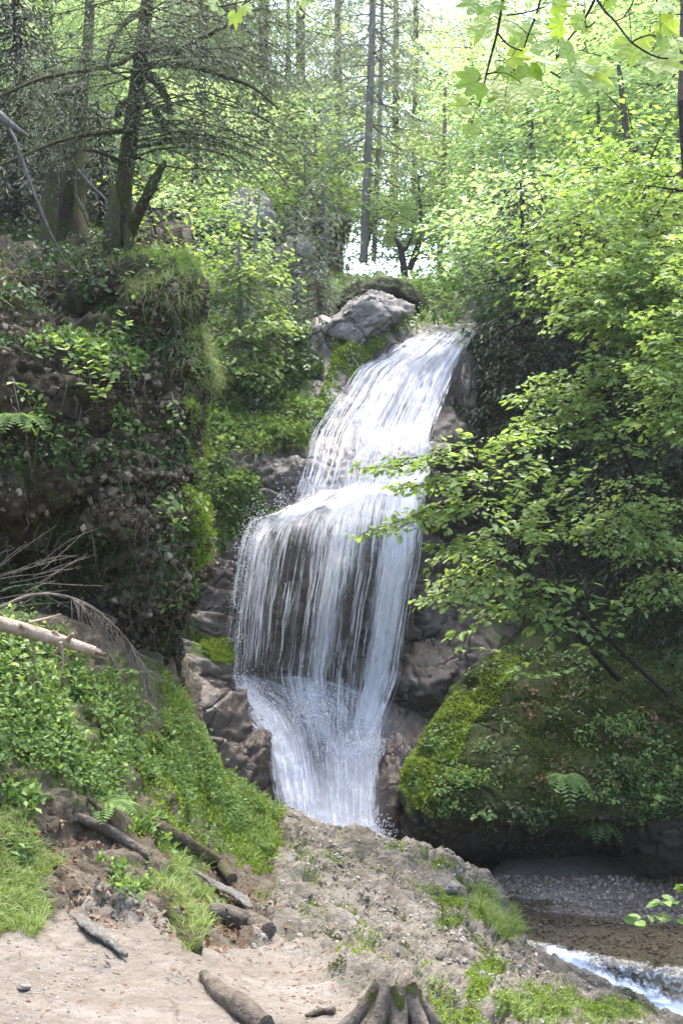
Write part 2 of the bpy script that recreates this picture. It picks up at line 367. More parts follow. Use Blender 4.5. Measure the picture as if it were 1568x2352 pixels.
# ------------------------------------------------------------------ sheets (rock and ground surfaces with real relief)
class Sheet:
    def __init__(s, G): s.set(G)
    def set(s, G):
        s.G = G; s.N = gnorm(G); s.x, s.y = PX(G)
        toc = np.sum(s.N * (np.array([0, 0, EYE]) - G), -1)
        if toc.mean() < 0: s.N = -s.N; s.flip = True
        else: s.flip = False
    def displace(s, h): s.set(s.G + s.N * h[..., None])
    def at(s, px, py):
        d = (s.x - px) ** 2 + (s.y - py) ** 2 + np.where(np.sum(s.N * (np.array([0, 0, EYE]) - s.G), -1) < 0, 1e4, 0)
        k = np.unravel_index(np.argmin(d), d.shape); return s.G[k].copy(), s.N[k].copy()
    def obj(s, name, mat, parent=None, smooth=True, **attrs):
        a = Acc(); a.grid(s.G, flip=not s.flip); return a.obj(name, mat, parent, attrs=attrs, smooth=smooth)
    def scatter(s, n, w):                    # n points, area weighted by w (grid-shaped weights)
        A = np.linalg.norm(np.cross(s.G[1:, :-1] - s.G[:-1, :-1], s.G[:-1, 1:] - s.G[:-1, :-1]), axis=-1) * w[:-1, :-1]
        p = A.ravel(); tot = p.sum()
        if tot <= 0: return np.zeros((0, 3)), np.zeros((0, 3))
        k = rng.choice(len(p), n, p=p / tot); i, j = np.unravel_index(k, A.shape); f = rng.random((n, 2, 1))
        g = s.G; P = (g[i, j] * (1 - f[:, 0]) + g[i + 1, j] * f[:, 0]) * (1 - f[:, 1]) + (g[i, j + 1] * (1 - f[:, 0]) + g[i + 1, j + 1] * f[:, 0]) * f[:, 1]
        return P, s.N[i, j]
    def cam_w(s, lim=0.0):                    # 1 where the surface faces the camera side
        v = unit(np.array([0, 0, EYE]) - s.G); return (np.sum(v * s.N, -1) > lim).astype(float)

def colgrid(cols):                        # list of columns, each a list of (px,py,d) or ('w',x,y,z)
    out = []
    for c in cols:
        out.append([np.array(p[1:], float) if p[0] == 'w' else W(p) for p in c])
    return np.swapaxes(np.array(out), 0, 1)

def wy(x, y):                             # the middle step climbs to the right and wavers
    return y - np.interp(y, [930, 1110, 1225, 1450], [0, 1, 1, 0]) * (np.interp(x, [560, 690, 800, 900, 990], [0, 0, 34, 50, 88]) + 9 * np.sin(x * .045 + 1))
def bedding(P, k, tilt=.3, seed=0, n=.5):     # stepped rock layers: 0..1 saw with soft noses
    q = (P[..., 2] + tilt * P[..., 0] + n * fbm(P, .9, 3, seed=seed)) * k; s_ = q - np.floor(q); return np.sqrt(np.clip(s_, 0, 1)) * np.clip((1 - s_) * 7, 0, 1)
# --- foreground ground: sand path, pale ledge, left bank
gc = []
spec = {
 -700: [(2352,2.4),(2150,2.7),(1950,3.0),(1750,3.4),(1600,3.8),(1430,4.4)],
 -200: [(2352,3.1),(2170,3.6),(1990,4.0),(1800,4.4),(1620,4.8),(1420,5.4)],
 0:    [(2352,3.3),(2190,3.9),(2030,4.4),(1850,4.8),(1650,5.2),(1425,5.8)],
 190:  [(2352,3.4),(2200,4.0),(2080,4.6),(1920,5.2),(1720,5.9),(1470,6.8)],
 370:  [(2352,3.4),(2210,4.1),(2110,4.8),(1965,5.7),(1780,6.7),(1550,7.8)],
 430:  [(2352,3.45),(2215,4.2),(2120,5.0),(1990,6.0),(1860,7.1),(1690,8.1)],
 520:  [(2352,3.5),(2220,4.3),(2120,5.2),(2010,6.4),(1920,7.5),(1805,8.4)],
 615:  [(2352,3.5),(2225,4.4),(2125,5.4),(2030,6.6),(1955,7.8),(1862,8.8)],
 760:  [(2352,3.6),(2230,4.5),(2130,5.6),(2050,6.8),(1980,8.0),(1908,9.0)],
 900:  [(2352,3.7),(2235,4.8),(2150,6.0),(2070,7.1),(2000,8.2),(1935,9.0)],
 1010: [(2352,4.1),(2245,5.3),(2160,6.5),(2090,7.5),(2030,8.4),(1980,9.0)],
 1110: [(2352,4.6),(2260,5.9),(2180,7.0),(2120,7.9),(2075,8.5),(2042,8.8)],
 1190: [(2352,5.1),(2275,6.3),(2225,7.2),(2190,7.9),(2168,8.4),(2148,8.6)],
 1300: [(2352,5.8),(2318,6.6),(2290,7.2),(2270,7.7),(2255,8.0),(2240,8.2)],
 1430: [(2370,6.4),(2348,6.9),(2330,7.3),(2318,7.6),(2308,7.8),(2298,8.0)],
 1600: [(2420,7.0),(2405,7.2),(2392,7.4),(2382,7.55),(2374,7.65),(2366,7.75)],
 2000: [(2560,7.4),(2550,7.5),(2540,7.6),(2530,7.7),(2520,7.8),(2510,7.9)]}
for k, (x, rows) in enumerate(spec.items()):
    pts = [W((x, y, d)) for y, d in rows]
    u = k / (len(spec) - 1); x0 = -4 + 8 * u
    near = pts[0]
    c = [('w', x0 * 1.2, -6, .6 - 1.0 * u), ('w', x0 * .75 + near[0] * .2, 0.3, .1 - .7 * u * u), ('w', near[0] * .96, near[1] * .62, near[2] * .62 + .05)]
    c += [(x, y, d) for y, d in rows]
    r = pts[-1]
    if x <= 370: c += [('w', r[0] * 1.02, r[1] + .8, r[2] - .10), ('w', r[0] * 1.05, r[1] + 2.6, r[2] - .5)]
    else: c += [('w', r[0] + .05, r[1] + .22, r[2] - .5), ('w', r[0] + .1, r[1] + .5, r[2] - 3.0)]
    gc.append(c)
g = Sheet(dense(colgrid(gc), 340, 320))
px, py = g.x, g.y
px = px + fbm(g.G, 1.7, 4, .6, seed=61) * 90; py = py + fbm(g.G, 1.7, 4, .6, seed=62) * 60
BANK = [(-900, 1300), (380, 1500), (440, 1660), (520, 1780), (640, 1860), (625, 1990), (540, 1990), (430, 1930), (340, 1900), (250, 1880), (120, 1850), (60, 2010), (90, 2130), (-900, 2150)]
SANDZ = [(-900, 2150), (150, 2120), (330, 2130), (480, 2190), (640, 2150), (760, 2230), (860, 2352), (860, 3000), (-900, 3000)]
soilz = [(-900, 1350), (380, 1500), (640, 1870), (620, 2060), (560, 2180), (440, 2190), (350, 2110), (170, 2080), (-50, 2160), (-900, 2200)]
far = g.G[..., 1] < 2.5
insand = inpoly(px, py, SANDZ) | far; insoil = (inpoly(px, py, soilz) | ((px < 430) & (py < 1720))) & ~far
rockf = np.clip(1 - insand * 1.0 - insoil * .6, 0, 1)
def blur(a, n=4):
    a = a.astype(float)
    for _ in range(n):
        p = np.pad(a, 1, mode='edge'); a = (p[:-2, 1:-1] + p[2:, 1:-1] + p[1:-1, :-2] + p[1:-1, 2:] + a * 2) / 6
    return a
rockf = blur(rockf, 14); soilf = blur(insoil, 14)
h = fbm(g.G, .9, 4, seed=3) * .09 + fbm(g.G, 3.0, 5, .62, seed=5, ridge=True, stretch=(.7, 1, 1)) * .065 * (.12 + rockf) + fbm(g.G, 3.0, 4, seed=9) * .06 * soilf
h += fbm(g.G, 6, 4, .65, seed=17) * .035 * (1 - soilf) * (1 - rockf)
h += fbm(g.G, 9, 3, .6, seed=15) * .032 * (.35 + .25 * rockf + soilf)
cr_ = fbm(g.G, 2.2, 4, .6, seed=31, stretch=(.7, 1.8, 1.8)); h -= np.clip(.10 - np.abs(cr_), 0, .10) * .9 * rockf
pit = fbm(g.G, 7, 3, .6, seed=33); h -= np.clip(pit - .26, 0, .25) * .20 * rockf     # cracks in the ledge
h += (bedding(g.G * np.array([1, 1, 1.6]), 2.3, -.55, 28, 1.1) * .11 + bedding(g.G, 7, -.6, 29, 1.0) * .035 - .05) * rockf
g.displace(h * np.clip((g.G[..., 1] - 1) / 2, 0, 1))
px, py = g.x, g.y
mossf = np.full(px.shape, .05)
def blob(cx, cy, rx, ry, a, arr, x=None, y=None):
    x = px if x is None else x; y = py if y is None else y
    return np.maximum(arr, a * np.exp(-(((x - cx) / rx) ** 2 + ((y - cy) / ry) ** 2)))
for b in [(1040, 2060, 60, 30, .95), (1110, 2080, 40, 40, 1.0), (1160, 2140, 25, 35, 1.0), (1030, 2115, 50, 22, 1.0), (1120, 2225, 60, 35, .95), (1090, 2270, 40, 50, .9), (1230, 2310, 130, 50, 1.0), (1010, 1990, 60, 14, .8),
          (900, 1945, 60, 12, .7), (1400, 2320, 130, 40, .9), (700, 2100, 60, 40, .55), (830, 2160, 80, 30, .5), (600, 2060, 60, 50, .6), (980, 2300, 60, 60, .65), (1060, 2340, 120, 40, .8), (760, 2010, 60, 40, .4)]:
    mossf = blob(*b, mossf)
mossf = np.maximum(mossf, blur(inpoly(px, py, BANK), 6) * .62)
mossf = np.where(g.G[..., 1] < 2.5, .05, mossf)
g_obj = g.obj('ground', M['ground'], None, moss=mossf, rock=rockf, soil=soilf); tag(g_obj, kind='structure')

# --- left conglomerate cliff
def cols_rows(xs_rows):                   # rows: list of (py, [(px,d),...]) all the same length
    return np.array([[W((x, py_, d)) if not isinstance(py_, list) else None for x, d in r] for py_, r in xs_rows])
LC = [
 (500, [(-900,11),(-300,12),(0,13),(130,13),(250,13.0),(340,12.6),(400,12.2),(430,12.0),(400,12.6),(300,14)]),
 (610, [(-900,8.6),(-300,9.2),(0,9.8),(130,9.8),(250,9.6),(340,9.4),(400,9.3),(425,9.5),(400,10.4),(300,12)]),
 (655, [(-900,7.0),(-300,7.7),(0,8.3),(130,8.4),(250,8.2),(340,8.0),(410,8.0),(446,8.4),(425,9.6),(300,11.5)]),
 (700, [(-900,6.8),(-300,7.4),(0,8.0),(130,8.3),(250,8.2),(335,7.95),(405,8.0),(446,8.5),(425,9.6),(300,11.5)]),
 (780, [(-900,6.5),(-300,6.9),(0,7.4),(130,7.7),(250,7.9),(335,7.9),(400,8.0),(438,8.4),(415,9.6),(300,11.4)]),
 (880, [(-900,6.2),(-300,6.6),(0,7.0),(130,7.2),(250,7.5),(340,7.7),(420,7.9),(462,8.4),(440,9.5),(300,11.2)]),
 (1000,[(-900,6.1),(-300,6.5),(0,6.9),(130,7.1),(250,7.4),(340,7.6),(415,7.9),(450,8.4),(430,9.5),(300,11.0)]),
 (1120,[(-900,6.0),(-300,6.5),(0,6.9),(130,7.1),(250,7.3),(340,7.5),(400,7.8),(428,8.3),(415,9.4),(300,10.8)]),
 (1210,[(-900,6.1),(-300,6.7),(0,7.3),(130,7.5),(250,7.3),(340,7.4),(420,7.6),(462,8.2),(445,9.3),(300,10.8)]),
 (1300,[(-900,6.1),(-300,6.8),(0,7.5),(130,7.9),(240,7.8),(330,7.5),(420,7.7),(466,8.2),(445,9.3),(300,10.6)]),
 (1380,[(-900,5.6),(-300,6.5),(0,7.2),(130,7.6),(240,7.7),(330,7.6),(400,7.8),(430,8.2),(415,9.2),(300,10.5)]),
 (1480,[(-900,5.0),(-300,5.7),(0,6.3),(130,6.9),(240,7.4),(320,7.8),(370,8.0),(392,8.3),(380,9.0),(300,10.3)]),
 (1600,[(-900,4.9),(-300,5.3),(0,5.9),(130,6.6),(240,7.3),(320,8.0),(370,8.4),(400,8.7),(400,9.4),(300,10.5)]),
 (1850,[(-900,4.9),(-300,5.3),(0,5.9),(130,6.6),(240,7.3),(320,8.0),(400,8.6),(470,9.0),(470,9.6),(300,10.5)]),
]
lc = Sheet(dense(cols_rows(LC), 340, 270))
hh = fbm(lc.G, 1.3, 4, seed=11) * .18 + fbm(lc.G, 3.6, 4, .65, seed=12, ridge=True) * .12 + fbm(lc.G, 11, 3, .65, seed=13) * .065
hh = hh + bedding(lc.G, 2.2, -.2, 26, 1.0) * .16 + bedding(lc.G, 6, -.3, 27, 1.0) * .05 - .1
hh = hh * np.clip((12 - np.abs(np.arange(lc.G.shape[1]) / lc.G.shape[1] * 9 - 7.0) * 0 - 0) / 12, .0, 1) * np.where(np.arange(lc.G.shape[1])[None, :] / lc.G.shape[1] > .72, .6, 1.0)
lc.displace(hh)
m_lc = np.full(lc.x.shape, .22) + fbm(lc.G, 1.1, 3, seed=14) * .25
s_lc = blur(((lc.y < 672) & (lc.x < 300)) | (lc.y > 1360) | (lc.G[..., 1] > 9.2), 6) * .95; m_lc = np.where(((lc.y < 660) & (lc.x > 280)) | (lc.G[..., 1] > 9.6), .6, m_lc); m_lc = blob(452, 1210, 14, 60, 1.0, m_lc, lc.x, lc.y); m_lc = blob(150, 760, 200, 60, .6, m_lc, lc.x, lc.y)  # brown soil low down; on the top its dark colour also carries tree shade
m_lc = blob(385, 1480, 20, 60, .9, m_lc, lc.x, lc.y)
cliff = tag(lc.obj('cliff', M['cliff'], None, moss=m_lc, soil=s_lc), 'overhanging pebbly conglomerate cliff with dangling grass', None, None, 'structure')

# --- rock face behind the waterfall and the dark wall right of it
XS = [250, 380, 470, 560, 650, 750, 850, 950, 1050, 1130, 1280, 1450, 1700, 2000]
RF = [
 (640,  [24,23,22,21.5,21,20,19,18.6,18.6,18.0,16.5,15.5,14.5,14]),
 (735,  [21,20,18.5,17.8,17.5,17,16.8,16.8,16.8,16.2,15.2,14.5,13.8,13.5]),
 (765,  [19,18,17.2,16.6,16.5,16,15.8,15.5,15.4,15.6,15.0,14.2,13.6,13.2]),
 (850,  [17,16,15.2,15.4,15.5,15.2,14.9,14.7,15.0,15.4,14.8,14.0,13.4,13]),
 (950,  [15.5,14.8,14.2,14.5,14.5,14.3,14.1,14.15,14.7,15.0,14.6,13.8,13.2,12.8]),
 (1040, [14.5,14.0,13.6,13.6,13.55,13.6,13.65,13.7,14.3,14.8,14.4,13.6,13,12.6]),
 (1125, [13.6,13.2,13.1,13.25,13.25,13.15,13.15,13.2,13.9,14.4,14.2,13.4,12.8,12.4]),
 (1170, [13.2,12.8,12.7,12.85,12.7,12.6,12.6,12.8,13.6,14.2,14.0,13.4,12.8,12.4]),
 (1225, [12.9,12.5,12.4,12.5,12.2,12.1,12.2,12.6,13.5,14.1,14.0,13.3,12.7,12.3]),
 (1300, [12.6,12.2,12.1,12.45,12.45,12.45,12.6,12.95,13.6,14.1,13.9,13.3,12.7,12.3]),
 (1400, [12.3,11.9,11.8,12.4,12.65,12.75,12.95,13.1,13.4,13.6,13.7,13.2,12.6,12.2]),
 (1490, [12.0,11.6,11.6,12.35,12.9,13.0,13.1,13.0,12.7,12.6,13.2,13.0,12.5,12.1]),
 (1570, [11.6,11.2,11.3,12.1,12.7,12.75,12.7,12.5,12.3,12.3,12.9,12.8,12.3,12.0]),
 (1650, [11.3,10.9,10.9,11.6,12.2,12.25,12.2,12.15,12.05,12.1,12.6,12.6,12.2,11.9]),
 (1750, [11.1,10.7,10.7,11.15,11.75,11.85,11.75,11.6,11.7,12,12.5,12.5,12.1,11.8]),
 (1850, [11.0,10.6,10.6,10.95,11.35,11.45,11.35,11.2,11.5,12,12.4,12.4,12,11.7]),
 (1930, [11.0,10.6,10.6,10.85,11.15,11.2,11.15,11.1,11.4,12,12.4,12.4,12,11.7]),
 (2100, [11.0,10.6,10.6,10.8,11.05,11.1,11.05,11.0,11.4,12,12.4,12.4,12,11.7]),
]
def steep(y): return float(np.interp(y, [640, 735, 765, 850, 950, 1040, 1125, 1170, 1225], [-1.0, -1.3, -1.36, -1.05, -.85, -.84, -.72, -.30, 0]))
rf = Sheet(dense(np.array([[W((x, wy(x, y) if 620 < x < 1100 else y, d + steep(y))) for x, d in zip(XS, r)] for y, r in RF]), 290, 270))
def water_zone(x, y):
    L = np.interp(y, [740, 770, 810, 850, 920, 1000, 1080, 1130, 1160, 1190, 1220, 1300, 1400, 1500, 1560, 1600, 1680, 1750, 1850, 1925], [985, 950, 885, 815, 770, 722, 700, 692, 660, 610, 572, 548, 533, 527, 500, 545, 600, 622, 642, 700])
    R = np.interp(y, [740, 770, 850, 920, 1000, 1080, 1160, 1225, 1300, 1400, 1500, 1600, 1680, 1750, 1850, 1925], [1108, 1090, 1045, 1020, 1002, 992, 985, 976, 968, 945, 925, 905, 895, 888, 882, 868])
    return L, R
L_, R_ = water_zone(rf.x, rf.y); inw = blur((rf.x > L_) & (rf.x < R_) & (rf.y > 735) & (rf.y < 1930), 8)
hh = fbm(rf.G, .8, 4, seed=21) * .22 + fbm(rf.G, 2.6, 5, .6, seed=22, ridge=True, stretch=(1, 1, 1.4)) * .10 + fbm(rf.G, 9, 3, seed=23) * .03
hh = hh + (bedding(rf.G, 2.6, .35, 24, .6) * .16 + bedding(rf.G, 7, .5, 25, .8) * .05) * (1 - .3 * inw) - .08
rf.displace(hh * (1 - .45 * inw))
m_rf = np.full(rf.x.shape, .12)
x_, y_ = rf.x, rf.y
m_rf = np.where((x_ < 720) & (y_ < 1030), .85, m_rf); m_rf = np.where((x_ > 1090) & (y_ < 1480), .5, m_rf); m_rf = np.where((x_ < 520) & (y_ < 1200), .85, m_rf); m_rf = np.where(y_ < 720, .7, m_rf)
for b in [(600, 1190, 70, 16, 1.3), (480, 1215, 22, 60, .9), (480, 1490, 50, 28, 1.3), (430, 1440, 30, 30, 1.0), (600, 1540, 60, 14, 1.0), (830, 810, 60, 22, 1.1), (770, 880, 30, 60, 1.0), (1000, 980, 12, 60, .9), (720, 1150, 30, 10, .8)]:
    m_rf = blob(*b, m_rf, x_, y_)
m_rf = blur(m_rf, 6) * (1 - .75 * inw)
rockface = tag(rf.obj('waterfall_cliff', M['wetrock'], None, moss=m_rf), 'wet brown rock face behind the falling water', None, None, 'structure')
# ------------------------------------------------------------------ closed rock bodies
def rock_body(name, c, rx, ry, rz, mat_, label, cat, seed=0, amp=.18, rot=0.0, tilt=0.0, mossup=.6, power=2.6, nu=46, nv=76, parent=None, freq=1.2, fine=.05):
    th = np.linspace(0.02, np.pi - .02, nu)[:, None]; ph = np.linspace(0, 2 * np.pi, nv)[None, :]
    d = np.stack([np.sin(th) * np.cos(ph), np.sin(th) * np.sin(ph), np.cos(th) * np.ones_like(ph)], -1)
    k = (np.abs(d) ** power).sum(-1) ** (-1 / power)
    rr_ = np.random.default_rng(seed + 77)
    for _ in range(26):
        pn = unit(rr_.normal(size=3)); cs = d @ pn; kk = rr_.uniform(.66, .98) / np.maximum(cs, .05); k = np.minimum(k, kk)      # fracture planes
    G = d * k[..., None] * np.array([rx, ry, rz])
    r = min(rx, ry, rz); n = unit(d / np.array([rx, ry, rz]))
    G = G + n * (fbm(G, freq / r, 4, seed=seed) * amp * .55 * r + fbm(G, 3.4 * freq / r, 4, .6, seed=seed + 4, ridge=True) * fine * r)[..., None]
    G = G + n * (fbm(G, 7 * freq / r, 3, .6, seed=seed + 9, ridge=True) * fine * .55 * r - np.clip(.10 - np.abs(fbm(G, 1.6 * freq / r, 3, seed=seed + 11)), 0, .1) * 1.1 * r)[..., None]
    G[:, -1] = G[:, 0]
    cr_, sr = math.cos(rot), math.sin(rot); ct, st = math.cos(tilt), math.sin(tilt)
    Rm = np.array([[cr_, -sr, 0], [sr, cr_, 0], [0, 0, 1]]) @ np.array([[ct, 0, st], [0, 1, 0], [-st, 0, ct]])
    G = G @ Rm.T; N = gnorm(G); s = np.sign(np.sum(N * G, -1).mean()); N = N * s
    moss = np.clip(N[..., 2], 0, 1) * mossup + .1
    a = Acc(); a.grid(G, flip=(s > 0)); o = a.obj(name, mat_, parent, attrs={'moss': moss})
    o.location = c
    if label: tag(o, label, cat)
    sh = Sheet.__new__(Sheet); sh.G = G + np.array(c); sh.N = N; sh.x, sh.y = PX(sh.G); sh.flip = False
    return o, sh

def UVS(nl, ns):                          # small rounded stone template
    V = [(0, 0, 1)]; F = []
    for i in range(1, nl):
        t_ = math.pi * i / nl
        for j in range(ns): V.append((math.sin(t_) * math.cos(2 * math.pi * j / ns), math.sin(t_) * math.sin(2 * math.pi * j / ns), math.cos(t_)))
    V.append((0, 0, -1)); b = len(V) - 1
    for j in range(ns):
        F.append((0, 1 + j, 1 + (j + 1) % ns)); o = 1 + (nl - 2) * ns; F.append((b, o + (j + 1) % ns, o + j))
    for i in range(nl - 2):
        for j in range(ns):
            p, q = 1 + i * ns + j, 1 + i * ns + (j + 1) % ns; F.append((p, p + ns, q + ns)); F.append((p, q + ns, q))
    return np.array(V, float), np.array(F)
ST_V, ST_F = UVS(4, 6)                    # 36 triangles
SL_V, SL_F = UVS(3, 4)                    # 16 triangles, for the smallest ones
SL_Vs = [SL_V * np.array([1, .8, .6]), SL_V * np.array([1, .65, .5])]
ST_Vs = []
for k in range(5):
    r_ = np.random.default_rng(k); ST_Vs.append(ST_V * (1 + .55 * (r_.random((len(ST_V), 1)) - .5)) * np.array([1, .75 + .2 * r_.random(), .55 + .25 * r_.random()]))
def rand_dirs(n, flat=False):
    v = rng.normal(size=(n, 3))
    if flat: v[:, 2] *= .15
    return unit(v)
def stones(parent, name, P, N, size, material, n_parts=300, label=None):
    """Largest n_parts become parts; the rest one 'stuff' part."""
    size = np.asarray(size); dist = P[:, 1]; order = np.argsort(-size / np.maximum(dist, 1))
    D = np.cross(N, rand_dirs(len(P))); 
    meshes = []
    for k, V in enumerate(ST_Vs):
        a = Acc(); a.add(V, ST_F, k / 5); meshes.append(a.mesh(name, material, smooth=False))
    from mathutils import Matrix
    for c, i in enumerate(order[:n_parts]):
        x = unit(D[i]); z = N[i]; y = np.cross(z, x); s_ = size[i]
        o = bpy.data.objects.new(name, meshes[c % 5]); o.matrix_world = Matrix(((x[0]*s_, y[0]*s_, z[0]*s_, P[i][0]), (x[1]*s_, y[1]*s_, z[1]*s_, P[i][1]), (x[2]*s_, y[2]*s_, z[2]*s_, P[i][2]), (0, 0, 0, 1)))
        m_ = o.matrix_world.copy(); link(o, parent); o.matrix_parent_inverse = parent.matrix_world.inverted() if parent.type != 'EMPTY' else Matrix.Translation(-parent.location)
    rest = order[n_parts:]
    if len(rest):
        a = Acc()
        for k, V in enumerate(SL_Vs):
            q = rest[k::2]; a.inst(V, SL_F, P[q], D[q], N[q], size[q], rng.random(len(q)))
        o = a.obj(name + '_mass' if False else 'small_' + name, material, parent); tag(o, kind='stuff')
        if parent.type == 'EMPTY': o.location = -parent.location

# embedded stones of the cliff
w = lc.cam_w() * ((lc.y > 640) & (lc.y < 1600) & (lc.x > -60)); w *= .25 + 1.2 * np.clip(fbm(lc.G, 1.6, 3, seed=40) + .15, 0, 1)
w = w * (1 + 7.0 * np.exp(-(((lc.x - 335) / 105) ** 2 + ((lc.y - 1250) / 190) ** 2)) + 2.0 * np.exp(-(((lc.x - 330) / 100) ** 2 + ((lc.y - 850) / 120) ** 2)))
P, N = lc.scatter(7500, w * (lc.y < 1520)); sz = .010 + .030 * rng.random(len(P)) ** 2.8
stones(cliff, 'stone', P - N * sz[:, None] * .1, N, sz, M['pebble'])

# loose and embedded stones of the ledge and path
w = ((g.x > -60) & (g.x < 1660) & (g.y < 2420) & (g.G[..., 1] > 2.6)) * (.10 + .16 * rockf) * (soilf < .6) * (1 - .8 * (mossf > .55)) * np.clip(.15 + 1.4 * fbm(g.G, 2.2, 3, seed=41), 0, 1)
P, N = g.scatter(6500, w * g.cam_w(.02)); sz = .004 + .020 * rng.random(len(P)) ** 3.4 * (.3 + .7 * (P[:, 1] > 4.6))
stones(g_obj, 'stone', P + N * sz[:, None] * .02, N, sz, M['palepebble'], 250)

# --- boulders
rock_body('boulder', W((855, 722, 13.9)) + np.array([0, .5, 0]), .60, .7, .37, M['palerock'], 'pale overhanging boulder perched left of the top of the falls', 'boulder', seed=2, tilt=-.22, mossup=.35, power=2.4, amp=.34, fine=.16, freq=1.3)
rock_body('mossy_cap_rock', W((880, 690, 14.9)) + np.array([0, .5, 0]), .66, .9, .38, M['mossrock'], 'dark mossy rock hump behind and above the pale boulder', 'rock', seed=5, tilt=.2, mossup=1.0, amp=.5, fine=.15)
rock_body('grey_outcrop', W((668, 575, 18.0)) + np.array([0, .6, 0]), .38, .5, .32, M['palerock'], 'small grey broken outcrop under spruce boughs above the mid slope', 'rock', seed=8, amp=.8, mossup=.4, power=3, fine=.25)
rock_body('grey_outcrop', W((545, 500, 16.8)) + np.array([0, .6, 0]), .50, .6, .52, M['palerock'], 'tall light grey crag seen through leaves at upper left centre', 'rock', seed=9, amp=.75, mossup=.3, tilt=.3, power=3, fine=.2)
rock_body('red_outcrop', W((742, 500, 22)) + np.array([0, .8, 0]), .55, .8, .9, M['orangerock'], 'reddish brown earth bank behind the thin grey trunk', 'rock', seed=10, amp=.7, mossup=.6, fine=.2, power=3)
rock_body('wet_outcrop', W((430, 1660, 10.9)) + np.array([0, .55, 0]), .42, .75, .48, M['orangerock'], 'bluish wet rounded rock left of the basin of the falls', 'rock', seed=12, amp=.3, mossup=.1, tilt=.55, power=2.6, fine=.12)
rock_body('wet_outcrop', W((548, 1790, 10.85)) + np.array([0, .45, 0]), .26, .6, .5, M['orangerock'], 'rusty brown sloping rock beside the lowest white chute', 'rock', seed=13, amp=.26, mossup=.0, tilt=.45, power=2.8, fine=.11)
rock_body('brown_outcrop', W((1000, 1575, 12.1)) + np.array([0, .55, 0]), .42, .7, .48, M['wetrock'], 'dull brown rounded rock right of the falling curtain', 'rock', seed=14, amp=.5, mossup=.2, power=3.2, fine=.16)
rock_body('brown_outcrop', W((905, 1850, 10.75)) + np.array([0, .45, 0]), .20, .5, .62, M['orangerock'], 'narrow wet rock between the chute and the mossy mound', 'rock', seed=15, amp=.5, mossup=.0, tilt=.25, fine=.16)
rock_body('overhang_rock', W((1010, 1410, 12.9)) + np.array([0, .6, 0]), .48, .7, .42, M['wetrock'], 'shadowed overhanging rock under the leafy branch', 'rock', seed=16, amp=.4, mossup=.1, power=3.2, fine=.12)
rock_body('dark_outcrop', W((1062, 905, 13.6)) + np.array([.05, .5, 0]), .20, .6, .62, M['wetrock'], 'dark wet rock strip right of the upper fall', 'rock', seed=17, amp=.2, mossup=.2, tilt=.12, fine=.12)
rock_body('brown_boulder', W((1530, 1955, 9.2)) + np.array([.2, .5, 0]), .5, .5, .42, M['mossrock'], 'brown bare boulder at the creek under the right frame edge', 'boulder', seed=18, amp=.4, mossup=.1, power=2.8, fine=.14)

# --- big mossy mound on the right
MR = [
 (1400, [(1290,13.2),(1240,12.9),(1260,12.5),(1330,12.4),(1420,12.0),(1600,11.4),(1850,10.8),(2200,10.2)]),
 (1490, [(1180,12.6),(1145,12.2),(1175,11.8),(1260,11.6),(1400,11.4),(1600,10.9),(1850,10.4),(2200,9.8)]),
 (1560, [(1120,12.4),(1080,11.6),(1110,11.0),(1200,10.8),(1400,10.7),(1600,10.4),(1850,10.0),(2200,9.4)]),
 (1660, [(1060,12.2),(1022,11.2),(1055,10.6),(1180,10.3),(1400,10.2),(1600,10.0),(1850,9.7),(2200,9.1)]),
 (1750, [(1000,12.0),(968,10.9),(1000,10.2),(1150,9.8),(1400,9.8),(1600,9.7),(1850,9.4),(2200,8.8)]),
 (1820, [(980,12.0),(946,10.6),(985,9.9),(1150,9.5),(1400,9.5),(1600,9.4),(1850,9.2),(2200,8.6)]),
 (1870, [(980,12.0),(948,10.5),(990,9.8),(1150,9.4),(1400,9.4),(1600,9.3),(1850,9.1),(2200,8.6)]),
 (1915, [(990,12.0),(958,10.6),(1000,10.2),(1150,9.9),(1400,9.8),(1600,9.7),(1850,9.5),(2200,8.9)]),
 (1960, [(990,12.0),(968,10.8),(1010,10.6),(1150,10.5),(1400,10.4),(1600,10.3),(1850,9.9),(2200,9.2)]),
 (2010, [(990,12.0),(972,11.0),(1010,10.9),(1150,10.9),(1400,10.8),(1600,10.7),(1850,10.1),(2200,9.4)]),
 (2150, [(990,12.0),(972,11.2),(1010,11.1),(1150,11.1),(1400,11),(1600,10.9),(1850,10.4),(2200,9.6)]),
]
mr = Sheet(dense(cols_rows(MR), 200, 240))
mr.displace(bedding(mr.G, 2.4, .2, 54, 1.0) * .14 - .07 + fbm(mr.G, .9, 4, seed=51) * .16 + fbm(mr.G, 3.4, 5, .6, seed=52, ridge=True) * .06)
m_mr = np.where(mr.y < 1880, .75, .2); m_mr = blob(960, 1790, 26, 60, 1.3, m_mr, mr.x, mr.y); m_mr = blob(1020, 1660, 40, 60, 1.2, m_mr, mr.x, mr.y)
mound = tag(mr.obj('rock_mound', M['mossrock'], None, moss=blur(m_mr, 5)), 'huge ivy and moss covered rock mound with a dark undercut beside the creek', 'rock mound')
w = mr.cam_w() * ((mr.y > 1840) | (rng.random(mr.y.shape) < .05)) * (mr.y < 2020) * np.clip(fbm(mr.G, 2.5, 3, seed=53) + .1, 0, 1)
P, N = mr.scatter(900, w); sz = .012 + .03 * rng.random(len(P)) ** 2.5
stones(mound, 'stone', P, N, sz, M['darkpebble'], 120)

